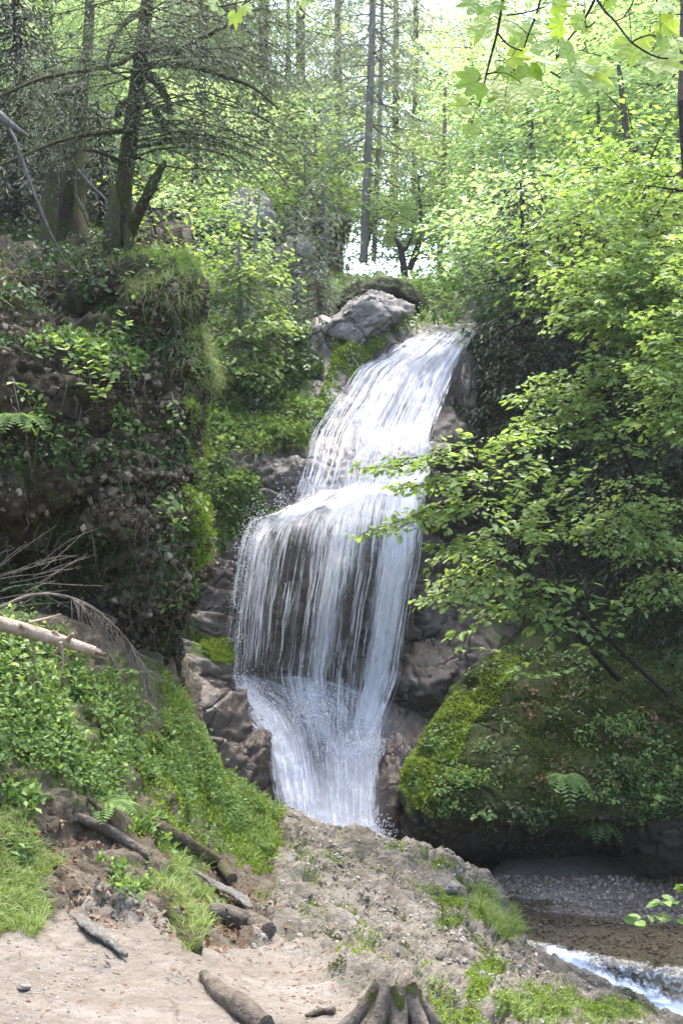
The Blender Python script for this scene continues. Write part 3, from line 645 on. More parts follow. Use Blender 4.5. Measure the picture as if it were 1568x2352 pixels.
# --- distant terrain: left hill, saddle in the middle, right hillside, running to the horizon
XB = [-2500, -900, -200, 150, 420, 600, 740, 880, 1000, 1150, 1350, 1600, 2300, 4000]
def WY(x, d, z): return np.array([(x - CX) / FPX * d, d, z + EYE])
zr = [[2,  1.6, 1.4, 1.2,  .6,  .9, 1.3, 1.7, 1.9, 1.9, 2.0, 1.6, 1.2, 2],
      [5,  4.2, 4.0, 3.6, 2.6, 2.6, 2.6, 2.3, 2.5, 2.8, 3.4, 3.2, 3.5, 5],
      [9,  8.0, 7.5, 6.6, 5.6, 4.8, 4.0, 3.0, 3.2, 3.8, 5.2, 6.0, 7.0, 9],
      [18, 16, 14.5, 12.5, 10.0, 7.6, 5.2, 3.8, 4.0, 5.0, 7.6, 10, 13, 18],
      [26, 24, 22, 19, 15, 10, 6.5, 4.6, 5.0, 7, 11, 15, 20, 26],
      [28, 28, 27, 24, 18, 12, 7.5, 5, 5.6, 9, 14, 20, 25, 28],
      [28, 28, 27, 24, 18, 12, 8, 6, 6.6, 9, 14, 20, 25, 28]]
dr = [15.5, 19, 24, 34, 55, 90, 900]
bt = Sheet(dense(np.array([[WY(x, d, z) for x, z in zip(XB, zz)] for d, zz in zip(dr, zr)]), 150, 180))
bt.displace(fbm(bt.G, .25, 4, seed=61) * np.clip(bt.G[..., 1] * .02, 0, 1.2) + fbm(bt.G, 1.2, 4, seed=62) * .18)
tag(bt.obj('hillside', M['litter'], None, soil=np.full(bt.x.shape, .45), moss=.45 + fbm(bt.G, .7, 3, seed=63) * .5), kind='structure')
# ground sheet under everything
a = Acc(); gx, gy = np.meshgrid(np.linspace(-900, 900, 61), np.linspace(-500, 950, 61), indexing='ij')
a.grid(np.stack([gx, gy, np.where(np.hypot(gx, gy - 10) < 40, EYE - 4.6, EYE - 4.6 + 0 * gx)], -1)); tag(a.obj('terrain', M['litter'], attrs={'moss': np.full(gx.size, .5)}), kind='structure')
# side banks that close the gorge beside and behind the camera
for sgn, nm in ((-1, 'left'), (1, 'right')):
    t_, u_ = np.meshgrid(np.linspace(-14, 16, 60), np.linspace(0, 1, 40), indexing='ij')
    off = (2.9 if sgn < 0 else 4.6) + .18 * np.clip(t_, 0, 30) * (1 if sgn > 0 else 1.0)
    X = sgn * (off + u_ * 9); Z = EYE - 4.2 + (u_ ** .7) * 10 + (1.4 if sgn < 0 else 0)
    sb = Sheet(np.stack([X, t_, Z], -1)); sb.displace(fbm(sb.G, .5, 4, seed=70) * .5)
    tag(sb.obj('bank', M['soil'], None, moss=np.full(X.shape, .6)), kind='structure')

# --- creek: bed, gravel bar, water
cz = lambda x, y: .33 * float(np.clip((y - np.interp(x, [1200, 1568], [2165, 2232])) / 120, 0, 1))
SB = [
 *[(y, [(x, (z + (cz(x, y) if y > 2100 else 0)) * FPX / (y - CY) + (0.7 if x < 1100 else 0)) for x in (700, 1000, 1180, 1300, 1450, 1600, 1850, 2300)]) for y, z in ((2420, 3.44), (2300, 3.44), (2210, 3.43), (2140, 3.42), (2085, 3.37), (2040, 3.26))],
 (1990, [(700,11.1),(1000,10.8),(1180,10.1),(1300,10.1),(1450,10.1),(1600,10.1),(1850,10.1),(2300,10)]),
 (1930, [(700,11.6),(1000,11.6),(1180,11.3),(1300,11.3),(1450,11.3),(1600,11.3),(1850,11.3),(2300,11.3)]),
]
sbd = Sheet(dense(cols_rows(SB), 120, 150)); sbd.displace(fbm(sbd.G, 1.5, 4, seed=81) * .04 + fbm(sbd.G, 6, 3, seed=82) * .015)
bed = tag(sbd.obj('streambed', M['bed'], None, moss=np.zeros(sbd.x.shape)), kind='structure')
w = ((sbd.x > 1080) & (sbd.y < 2400)).astype(float) * np.where(sbd.y < 2130, 1.6, .35) * (sbd.y > 2015)
P, N = sbd.scatter(8500, w * 1.0); sz = .007 + .022 * rng.random(len(P)) ** 2.0
stones(bed, 'stone', P + N * sz[:, None] * .3, N, sz, M['gravel'], 280)
# pale rocks at the head of the little cascade
pP = np.array([sbd.at(x, y)[0] for x, y in ((1255, 2178), (1275, 2172), (1290, 2185), (1240, 2190), (1262, 2192), (1282, 2196), (1300, 2180), (1225, 2183))]); 
for i, p in enumerate(pP):
    lb = ['pale pinkish stone heading the little creek cascade, uppermost', 'flat pale stone in the cluster where the creek starts to foam', 'rounded wet stone on the creek side of the pale cluster', 'small dark stone next to the grassy ledge tip', 'wedge shaped stone in the middle of the pale stone cluster', 'low stone touched by foam in the pale stone cluster', 'small stone farthest out in the shallow creek', 'dark stone closest to the mossy ledge corner'][i]
    rock_body('creek_stone', p + np.array([0, 0, .03]), .055 + .02 * rng.random(), .05, .035, M['palerock'] if i not in (3, 7) else M['wetrock'], lb, 'stone', seed=100 + i, nu=16, nv=24, amp=.3, mossup=0, rot=rng.random() * 3)
# water surface: flat reach, then a stepped chute in the corner
wc = []
for x, y0, y1 in ((1080, 2060, 2260), (1200, 2085, 2280), (1300, 2098, 2310), (1400, 2106, 2340), (1500, 2112, 2370), (1620, 2116, 2410), (1900, 2120, 2480)):
    wc.append([W((x, y, (3.355 + cz(x, y)) * FPX / (y - CY))) for y in np.linspace(y0, y1, 9)])
ws = Sheet(dense(np.swapaxes(np.array(wc), 0, 1), 110, 150)); cas = np.clip((ws.y - np.interp(ws.x, [1200, 1568], [2150, 2215])) / 30, 0, 1)
ws.displace(fbm(ws.G, 2, 3, seed=91) * .008 + fbm(ws.G, 7, 4, seed=92, ridge=True) * .03 * cas)
dline = (ws.y - np.interp(ws.x, [1270, 1400, 1568, 1700], [2190, 2265, 2325, 2370]))
foam = .42 * cas + .75 * np.exp(-(dline / 20) ** 2) * (ws.x > 1255) + .25 * np.exp(-((ws.x - 1330) / 60) ** 2 - ((ws.y - 2190) / 25) ** 2)
tag(ws.obj('creek_water', M['stream'], None, foam=foam), kind='structure')
# pool at the foot of the falls
a = Acc(); zz = EYE - 3.30
u_, v_ = np.meshgrid(np.linspace(0, 1, 60), np.linspace(0, 1, 60), indexing='ij'); Xp = -1.2 + 3.0 * u_; Yp = 9.2 + 2.5 * v_
Gp = np.stack([Xp, Yp, zz + .02 * fbm(np.stack([Xp, Yp, 0 * Xp], -1), 4, 3)], -1); a.grid(Gp); xx, yy = PX(Gp)
tag(a.obj('pool_water', M['stream'], attrs={'foam': .9 * np.exp(-((xx - 800) / 110) ** 2)}), kind='structure')

# ------------------------------------------------------------------ the waterfall
fall = empty('waterfall', tuple(W((780, 1925, 11.0)))); tag(fall, 'tall white tiered waterfall fanning over brown rock into a hidden pool', 'waterfall', None, 'structure')
def fpart(acc, name, material, **k):
    o = acc.obj(name, material, fall, **k); o.location = -fall.location; return o
edge = lambda V, e=.06: np.clip(np.minimum(V, 1 - V) / (e * 1.6), 0, 1) ** .8
def wsheet(name, rows, material, nu, nv, dens_fn, jitter=.05, su=1.0, seed=0):
    """rows: (py, xl, xr, [d at several u])"""
    C = np.array([[W((xl + (xr - xl) * u, wy(xl + (xr - xl) * u, y), np.interp(u, np.linspace(0, 1, len(dd)), dd) + steep(y))) for u in np.linspace(0, 1, 7)] for y, xl, xr, dd in rows])
    G = dense(C, nu, nv); N = gnorm(G); N = N * np.sign(-(N[..., 1].mean()))
    U, V = np.meshgrid(np.linspace(0, 1, nu), np.linspace(0, 1, nv), indexing='ij')
    st = np.stack([V * 22 * su, U * 1.6, 0 * U], -1)
    G = G + N * (fbm(st, 1.0, 4, .6, seed=seed) * jitter + fbm(G, 3.2, 4, .6, seed=seed + 3) * .06 * edge(U, .08))[..., None]
    uv = np.stack([V * su, U], -1); x, y = PX(G); a = Acc(); a.grid(G, uv=uv)
    fpart(a, name, material, uv=True, attrs={'dens': np.clip(dens_fn(U, V, x, y), 0, 1.5)}); return G
edge = lambda V, e=.06: np.clip(np.minimum(V, 1 - V) / (e * 1.6), 0, 1) ** .8
def dens_up(U, V, x, y):
    d = (.92 + .22 * np.clip((V - .45) * 2, 0, 1) - .25 * np.clip((y - 900) / 200, 0, 1) * (1 - V)) * edge(V, .05) * np.clip(U / .03, 0, 1) * np.clip((1 - U) / .015, 0, 1)
    thin = np.exp(-(((x - 775) / 60) ** 2 + ((y - 1060) / 70) ** 2)) * .5          # the wet rock shows through here
    return d * (1 - thin) 
off = lambda dd, k=.13: [v - k for v in dd]
G1 = wsheet('upper_fall', [(738, 1000, 1108, [16.9, 16.9]), (750, 985, 1104, off([16.0, 15.95])), (772, 948, 1088, off([15.5, 15.4])), (812, 884, 1064, off([15.1, 14.95, 15.1])), (850, 818, 1045, off([14.85, 14.65, 14.85])),
    (920, 770, 1020, off([14.35, 14.15, 14.35])), (1000, 722, 1002, off([13.85, 13.8, 14.0])), (1080, 700, 992, off([13.45, 13.4, 13.6])), (1130, 690, 990, off([13.12, 13.12, 13.35])), (1158, 668, 986, off([12.8, 12.75, 13.0], .2)), (1172, 650, 984, off([12.65, 12.6, 12.9], .2))],
    M['fall'], 120, 90, dens_up, .028, 1.0, 1)
def dens_mid(U, V, x, y):
    keep = np.interp(y, [1150, 1215, 1260, 1330, 1560, 1700], [1.15, 1.1, .9, .55, .35, .3])
    left = np.exp(-((x - np.interp(y, [1200, 1550], [605, 552])) / 46) ** 2) * 1.15 * np.interp(y, [1200, 1300, 1500, 1560], [.9, .75, .5, .0])
    midd = np.exp(-((x - np.interp(y, [1200, 1400, 1600], [800, 750, 722])) / np.interp(y, [1200, 1600], [60, 24])) ** 2) * 1.1
    rt = np.exp(-((x - np.interp(y, [1200, 1450, 1700], [925, 885, 833])) / np.interp(y, [1200, 1350, 1700], [55, 40, 20])) ** 2) * 1.7
    end = np.where(x < 660, np.clip((1560 - y) / 30, 0, 1), np.clip((1700 - y) / 60, 0, 1))
    low = np.clip(1 - (y - 1195) / 110, 0, 1)
    return edge(V, .04) * np.clip(U / .10, 0, 1) * end * np.maximum(low * .95, np.maximum(.48 * keep, np.maximum(left, np.maximum(midd, rt))))
wsheet('curtain', [(1120, 692, 988, off([13.15, 13.1, 13.3], .20)), (1145, 676, 987, [12.76, 12.72, 12.96]), (1162, 652, 985, [12.46, 12.40, 12.70]), (1182, 612, 982, [12.1, 12.0, 12.4]), (1205, 578, 978, [11.95, 11.85, 12.25]), (1250, 556, 974, [11.9, 11.8, 12.15]), (1320, 543, 966, [11.9, 11.8, 12.1]), (1400, 533, 946, [11.9, 11.85, 12.1]), (1500, 526, 928, [11.95, 11.9, 12.1]), (1600, 540, 905, [12.05, 12.0, 12.05]), (1715, 640, 868, [12.0, 11.95, 11.9])],
    M['fall'], 120, 90, dens_mid, .03, 1.15, 2)
def dens_low(U, V, x, y):
    b1 = np.exp(-((x - np.interp(y, [1550, 1620, 1700, 1800, 1925], [522, 580, 636, 676, 700])) / np.interp(y, [1550, 1700, 1925], [30, 42, 50])) ** 2)
    b2 = np.exp(-((x - np.interp(y, [1690, 1760, 1925], [835, 822, 806])) / np.interp(y, [1690, 1780, 1925], [26, 50, 66])) ** 2) * np.clip((y - 1690) / 40, 0, 1)
    b3 = np.exp(-((x - np.interp(y, [1600, 1740], [690, 790])) / 22) ** 2) * (y < 1750) * .6
    base = np.interp(y, [1545, 1700, 1800, 1925], [.42, .5, .62, .9]) * np.where(x > 872, .6, 1)
    return np.clip(U / .05, 0, 1) * edge(V, .06) * np.clip(base + 1.15 * b1 + 1.25 * b2 + b3, 0, 1.9)
wsheet('lower_chute', [(1545, 480, 640, [12.0, 12.3]), (1575, 500, 820, [11.8, 12.3, 12.4]), (1620, 545, 900, [11.65, 12.1, 12.0]), (1680, 592, 895, [11.4, 11.8, 11.75]), (1745, 615, 888, [11.15, 11.55, 11.45]), (1800, 628, 884, [11.0, 11.35, 11.25]), (1860, 640, 880, [10.85, 11.15, 11.05]), (1925, 650, 878, [10.7, 10.9, 10.85]), (1975, 650, 900, [10.55, 10.7, 10.65])],
    M['chute'], 100, 80, dens_low, .018, .9, 3)

# individual strands following the water (narrow ribbons; hundreds of them read as one mass)
def strands(name, n, rows, width, seed, ulim=(0, 1), tlen=(.1, .45), weight=None, lift=.05, tilt=0):
    r_ = np.random.default_rng(seed); a = Acc()
    C = np.array([[W((xl + (xr - xl) * u, wy(xl + (xr - xl) * u, y), np.interp(u, np.linspace(0, 1, len(dd)), dd) + steep(y))) for u in np.linspace(0, 1, 7)] for y, xl, xr, dd in rows]); G = dense(C, 160, 160)
    K = 9
    u0 = r_.uniform(*ulim, n * 3); t0 = r_.uniform(-.1, .95, n * 3); ln = r_.uniform(*tlen, n * 3)
    if weight is not None:
        gi = (np.clip(t0 + ln / 2, 0, 1) * 159).astype(int), (np.clip(u0, 0, 1) * 159).astype(int); x, y = PX(G[gi]); keep = r_.random(n * 3) < weight(x, y); u0, t0, ln = u0[keep][:n], t0[keep][:n], ln[keep][:n]
    else: u0, t0, ln = u0[:n], t0[:n], ln[:n]
    m = len(u0); s_ = np.linspace(0, 1, K)
    T = np.clip(t0[:, None] + ln[:, None] * s_, 0, 1) * 158.99; U = np.clip(u0[:, None] + .006 * np.sin(s_ * 5 + r_.random((m, 1)) * 9) * r_.random((m, 1)), 0, 1) * 158.99
    i = T.astype(int); j = U.astype(int); fi = (T - i)[..., None]; fj = (U - j)[..., None]
    Pc = (G[i, j] * (1 - fi) + G[i + 1, j] * fi) * (1 - fj) + (G[i, j + 1] * (1 - fi) + G[i + 1, j + 1] * fi) * fj
    Pc[..., 1] -= lift * (.3 + 1.2 * r_.random((m, 1))) ; Pc = Pc + r_.normal(size=Pc.shape) * .004
    wd = (width * (.35 + r_.random((m, 1)) ** 2 * 1.3)) * np.sin(np.pi * (.04 + .92 * s_)) ** .6
    yaw = r_.uniform(-.7, .7, (m, 1)); side = np.stack([np.cos(yaw), np.sin(yaw), 0 * yaw], -1) * np.ones((1, K, 1))
    V = np.stack([Pc - side * wd[..., None], Pc + np.array([0, -.5, 0]) * wd[..., None], Pc + side * wd[..., None]], 2)   # a shallow three-sided thread
    idx = np.arange(m * K * 3).reshape(m, K, 3)
    F = np.concatenate([np.stack([idx[:, :-1, k], idx[:, :-1, k + 1], idx[:, 1:, k + 1], idx[:, 1:, k]], -1).reshape(-1, 4) for k in (0, 1)])
    a.add(V.reshape(-1, 3), F, .5); o = fpart(a, name, M['strand']); tag(o, kind='stuff')
UP = [(750, 985, 1104, off([16.0, 15.95])), (772, 948, 1088, off([15.5, 15.4])), (812, 884, 1064, off([15.1, 14.95, 15.1])), (850, 818, 1045, off([14.85, 14.65, 14.85])), (920, 770, 1020, off([14.35, 14.15, 14.35])), (1000, 722, 1002, off([13.85, 13.8, 14.0])), (1080, 700, 992, off([13.45, 13.4, 13.6])), (1150, 676, 987, off([12.95, 12.9, 13.1]))]
wsheet('upper_veil', [(y, l, r, off(dd, .22)) for y, l, r, dd in UP], M['fall_veil'], 80, 60, lambda U, V, x, y: .70 * edge(V, .08) * np.clip(U / .1, 0, 1) * np.clip((1 - U) / .08, 0, 1) * (.7 + .5 * V), .02, 1.0, 5)
strands('upper_strands', 650, UP, .007, 1, tlen=(.06, .3), lift=.1, weight=lambda x, y: .45 + .55 * np.clip((y - 820) / 200, 0, 1))
MID = [(1165, 655, 985, [12.4, 12.3, 12.6]), (1182, 612, 982, [12.05, 11.95, 12.35]), (1205, 575, 978, [11.9, 11.8, 12.2]), (1250, 553, 974, [11.85, 11.75, 12.1]), (1320, 540, 966, [11.85, 11.75, 12.05]), (1400, 530, 946, [11.85, 11.8, 12.05]), (1500, 523, 928, [11.9, 11.85, 12.05]), (1560, 524, 915, [11.95, 11.9, 12.0]), (1700, 620, 860, [11.8, 11.75, 11.75])]
wsheet('curtain_veil', [(y, l + 6, r - 4, off(dd, .10)) for y, l, r, dd in MID], M['fall_veil'], 80, 60, lambda U, V, x, y: .8 * np.clip(dens_mid(U, V, x, y), 0, 1.1), .025, 1.0, 6)
def wmid(x, y):
    l = np.exp(-((x - np.interp(y, [1200, 1550], [605, 548])) / 34) ** 2) * (y < 1545)
    m_ = np.exp(-((x - np.interp(y, [1200, 1400, 1600], [800, 752, 722])) / np.interp(y, [1200, 1600], [60, 28])) ** 2)
    r = np.exp(-((x - np.interp(y, [1200, 1450, 1700], [925, 885, 833])) / np.interp(y, [1200, 1700], [50, 26])) ** 2)
    return np.clip(.12 + (y < 1240) * .4 + l * .9 + m_ * .7 + r, 0, 1) * np.where((x < 660) & (y > 1530), 0, 1)
strands('curtain_strands', 800, MID, .0065, 2, tlen=(.1, .5), weight=wmid, lift=.12)
LOW = [(1560, 495, 760, [11.8, 12.2]), (1620, 545, 900, [11.6, 12.05, 11.95]), (1680, 592, 895, [11.35, 11.75, 11.7]), (1745, 615, 888, [11.1, 11.5, 11.4]), (1800, 628, 884, [10.95, 11.3, 11.2]), (1860, 640, 880, [10.8, 11.1, 11.0]), (1925, 650, 878, [10.65, 10.85, 10.8])]
strands('chute_strands', 300, LOW, .010, 3, tlen=(.08, .4), lift=.05, weight=lambda x, y: 1 - .8 * np.exp(-((x - 742) / 25) ** 2) * (y > 1700))

# spray hanging over the basin, and the damp air of the gorge
def mist(c, r, dens, nm='spray_mist'):
    m, nt = mat('spray'); t = NT(nt); v = t.n('ShaderNodeVolumePrincipled'); v.inputs['Color'].default_value = (.93, .94, 1, 1); v.inputs['Density'].default_value = dens; v.inputs['Anisotropy'].default_value = .1; t.out(None, v.outputs[0])
    th = np.linspace(.01, np.pi - .01, 16)[:, None]; ph = np.linspace(0, 2 * np.pi, 25)[None]; G = np.stack([np.sin(th) * np.cos(ph), np.sin(th) * np.sin(ph), np.cos(th) + 0 * ph], -1) * np.array(r); G[:, -1] = G[:, 0]
    a = Acc(); a.grid(G); o = a.obj(nm, m); o.location = c; tag(o, kind='stuff')
mist(W((770, 1690, 11.75)), (.80, .45, .55), .26)
mist(W((790, 1840, 11.0)), (.60, .4, .42), .22)
m, nt = mat('haze'); t = NT(nt); v = t.n('ShaderNodeVolumePrincipled'); v.inputs['Color'].default_value = (.95, .97, 1, 1); v.inputs['Density'].default_value = HAZE; v.inputs['Anisotropy'].default_value = .3; t.out(None, v.outputs[0])
V = np.array([(x, y, z) for x in (-905, 905) for y in (-505, 955) for z in (EYE - 6, 34)], float); a = Acc()
a.add(V, [(0, 1, 3, 2), (4, 6, 7, 5), (0, 4, 5, 1), (2, 3, 7, 6), (0, 2, 6, 4), (1, 5, 7, 3)]); tag(a.obj('haze', m, smooth=False), kind='stuff')

# loose drops and froth round the lips and the basin
def drops(name, n, fn, s0, s1, seed):
    r_ = np.random.default_rng(seed); P = fn(r_, n); V = np.array([(1,0,0),(-1,0,0),(0,1,0),(0,-1,0),(0,0,2.2),(0,0,-2.2)]) ; F = [(0,2,4),(2,1,4),(1,3,4),(3,0,4),(2,0,5),(1,2,5),(3,1,5),(0,3,5)]
    a = Acc(); a.inst(V[:, [0, 1, 2]], F, P, np.tile([1., 0, 0], (n, 1)) + r_.normal(0, .3, (n, 3)), np.tile([0, 0, 1.], (n, 1)), r_.uniform(s0, s1, n), r_.random(n)); o = fpart(a, name, M['froth']); tag(o, kind='stuff')
m, nt = mat('froth'); t = NT(nt); p_ = t.pbsdf((.9, .92, .97), .3, None, .5); tr_ = t.n('ShaderNodeBsdfTranslucent'); tr_.inputs[0].default_value = (.9, .92, .97, 1); t.out(t.mixsh(.4, p_, tr_.outputs[0])); M['froth'] = m
def around(pts, sx, sz, sd, seed=0):
    def f(r_, n):
        k = r_.integers(0, len(pts), n); q = np.array(pts, float)[k]; P = W(q + np.stack([r_.normal(0, sx, n), r_.normal(0, sz, n) - np.abs(r_.normal(0, sz * .4, n)), r_.normal(0, sd, n)], -1)); return P
    return f
drops('basin_froth', 5200, around([(530, 1575, 11.7), (560, 1600, 11.6), (590, 1640, 11.5), (610, 1680, 11.35), (700, 1640, 11.6), (740, 1650, 11.6), (725, 1610, 11.7), (830, 1700, 11.5), (840, 1720, 11.4), (810, 1730, 11.4), (770, 1740, 11.4), (860, 1730, 11.4)], 26, 20, .12), .002, .0052, 1)
drops('foot_froth', 3600, around([(670, 1900, 10.75), (700, 1915, 10.75), (740, 1925, 10.7), (790, 1930, 10.7), (840, 1930, 10.7), (870, 1920, 10.75)], 24, 18, .12), .002, .0055, 2)
drops('lip_drops', 2200, around([(700, 1150, 12.3), (650, 1180, 12.0), (600, 1210, 11.8), (570, 1240, 11.8), (555, 1300, 11.8), (545, 1380, 11.8), (540, 1480, 11.8), (720, 1000, 13.0), (760, 930, 13.3), (815, 850, 13.8)], 12, 30, .06), .0018, .004, 3)

w = ((g.x > -60) & (g.x < 900) & (g.y < 2400) & (g.y > 2080) & (g.G[..., 1] > 2.6)) * np.clip(.2 + fbm(g.G, 3, 3, seed=95), 0, 1); P, N = g.scatter(2600, w * (rockf < .5)); sz = .002 + .007 * rng.random(len(P)) ** 3
a = Acc(); [a.inst(V, SL_F, P[k::2], np.cross(N[k::2], rand_dirs(len(P[k::2]))), N[k::2], sz[k::2], rng.random(len(P[k::2]))) for k, V in enumerate(SL_Vs)]; tag(a.obj('grit', M['palepebble'], smooth=False), kind='stuff')
# ------------------------------------------------------------------ leaves, needles, blades
LF2_V = np.array([(0, 0, 0), (.5, -.30, .07), (1, 0, -.04), (.5, .30, .07)]); LF2_F = np.array([(0, 1, 2), (0, 2, 3)])
LF4_V = np.array([(0, 0, 0), (.28, -.27, .05), (.68, -.26, .04), (1, 0, -.08), (.68, .26, .04), (.28, .27, .05)]); LF4_F = np.array([(0, 1, 2, 3), (0, 3, 4, 5)])
ND_V = np.array([(0, -.05, 0), (.5, -.075, .02), (1, 0, 0), (.5, .075, .02)]); ND_F = np.array([(0, 1, 2), (0, 2, 3)])
GB_V = np.array([(0, -.022, 0), (0, .022, 0), (.35, -.022, -.03), (.35, .022, -.03), (.68, -.016, -.16), (.68, .016, -.16), (.95, -.004, -.42), (.95, .004, -.42)]); GB_F = np.array([(0, 2, 3, 1), (2, 4, 5, 3), (4, 6, 7, 5)])
UPV = np.array([0, 0, 1.0])

def bough(LA, WA, S0, T0, sag=.15, width=.6, size=.06, dens=1.0, kind='leaf', r0=.014, seed=0, lift=.0, hang=.12, thick=.03, tmin=.12, wood=True):
    r_ = np.random.default_rng(seed); S0 = np.asarray(S0, float); T0 = np.asarray(T0, float)
    L = np.linalg.norm(T0 - S0); n = 24; t = np.linspace(0, 1, n)[:, None]
    ax = S0 * (1 - t) + T0 * t; ax[:, 2] += (lift * np.sin(t[:, 0] * np.pi) - sag * r_.uniform(-.5, 1.1) * (4 * t[:, 0] * (1 - t[:, 0]))) * L
    ax += fbm(ax * 2.0, 1.4, 2, seed=seed % 97)[:, None] * .03 * L * np.array([.6, .6, 1])
    A = unit(np.gradient(ax, axis=0))
    if wood: tube(WA, ax if r0 < .010 else (ax[::2] if r0 < .019 else ax[::3]), [r0, r0 * .55, r0 * .15], 5 if r0 < .019 else 3, cap=False)
    nt_ = max(6, int(L / (.055 if kind == 'leaf' else .06) * min(1, .5 + dens * .5)))
    tt = tmin + (1 - tmin) * (np.arange(nt_) + r_.random(nt_)) / nt_; sgn = np.where(np.arange(nt_) % 2 == 0, 1, -1)
    fi = tt * (n - 1.001); i = fi.astype(int); f = (fi - i)[:, None]; B = ax[i] * (1 - f) + ax[i + 1] * f; D0 = A[i]
    side = unit(np.cross(D0, UPV)) * sgn[:, None]
    prof = np.sin(np.pi * np.clip(.12 + .86 * tt, 0, 1)) ** .7
    tl = width * (.35 + .65 * prof) * (.55 + .6 * r_.random(nt_)) * np.clip((1.03 - tt) * 3.0, .22, 1)
    dirn = unit(D0 * r_.uniform(.4, 1.1, (nt_, 1)) + side + UPV * r_.normal(0, .16, (nt_, 1)))
    K = 6; s_ = np.linspace(0, 1, K)
    C = B[:, None] + dirn[:, None] * (tl[:, None] * s_)[..., None]; C[..., 2] -= hang * tl[:, None] * s_ ** 2 * (1 + r_.random((nt_, 1)))
    if wood:                                   # twigs: three-sided slivers, all at once
        ks = [0, 2, 5] if r0 < .019 else [0, 5]; C_ = C[:, ks] if r0 < .019 else C[::2][:, ks]; m = len(C_); KK = len(ks); rr = (r0 * .22 + .0012) * (1 - .8 * s_[ks]); dirn_ = dirn if r0 < .019 else dirn[::2] 
        ref = unit(np.cross(dirn_, UPV)); up = np.cross(ref, dirn_)
        ang = np.array([0, 2.1, 4.2]); V = C_[:, :, None] + (ref[:, None, None] * np.cos(ang)[None, None, :, None] + up[:, None, None] * np.sin(ang)[None, None, :, None]) * rr[None, :, None, None]
        idx = np.arange(m * KK * 3).reshape(m, KK, 3); F = np.concatenate([np.stack([idx[:, :-1, k], idx[:, :-1, (k + 1) % 3], idx[:, 1:, (k + 1) % 3], idx[:, 1:, k]], -1).reshape(-1, 4) for k in range(3)])
        WA.add(V.reshape(-1, 3), F, .5)
    sp = size * (.42 if kind == 'leaf' else .42) / dens
    cnt = np.maximum(2, (tl / sp).astype(int)); tid = np.repeat(np.arange(nt_), cnt); q = r_.random(len(tid)) ** .85
    fk = q * (K - 1.001); k0 = fk.astype(int); ff = (fk - k0)[:, None]; P = C[tid, k0] * (1 - ff) + C[tid, k0 + 1] * ff
    td = unit(C[tid, k0 + 1] - C[tid, k0]); ls = np.where(r_.random(len(tid)) < .5, 1, -1)[:, None]; sd = unit(np.cross(td, UPV)) * ls
    P = P + r_.normal(0, thick, P.shape) * np.array([.6, .6, 1])
    if kind == 'leaf':
        Dl = unit(td * .7 + sd * r_.uniform(.3, 1.3, (len(tid), 1)) + UPV * r_.normal(-.12, .25, (len(tid), 1)))
        N = unit(UPV + r_.normal(0, .38, P.shape)); sz = size * r_.uniform(.4, 1.35, len(tid)); T_, F_ = (LF4_V, LF4_F) if size > .058 and LA_DETAIL[0] else (LF2_V, LF2_F)
        rn = np.clip(r_.normal(.5, .22, len(tid)) + r_.normal(0, .12, nt_)[tid], 0, 1)
    else:
        Dl = unit(td * .9 + sd * r_.uniform(.1, 1.0, (len(tid), 1)) + UPV * r_.normal(-.25, .3, (len(tid), 1)))
        N = unit(UPV + r_.normal(0, .8, P.shape)); sz = size * r_.uniform(.6, 1.4, len(tid)); T_, F_ = ND_V * np.array([1, 1.5, 1]), ND_F
        rn = np.clip(r_.normal(.5, .25, len(tid)) + .25 * (q - .5), 0, 1)
    LA.inst(T_, F_, P, Dl, N, sz, rn)
LA_DETAIL = [False]

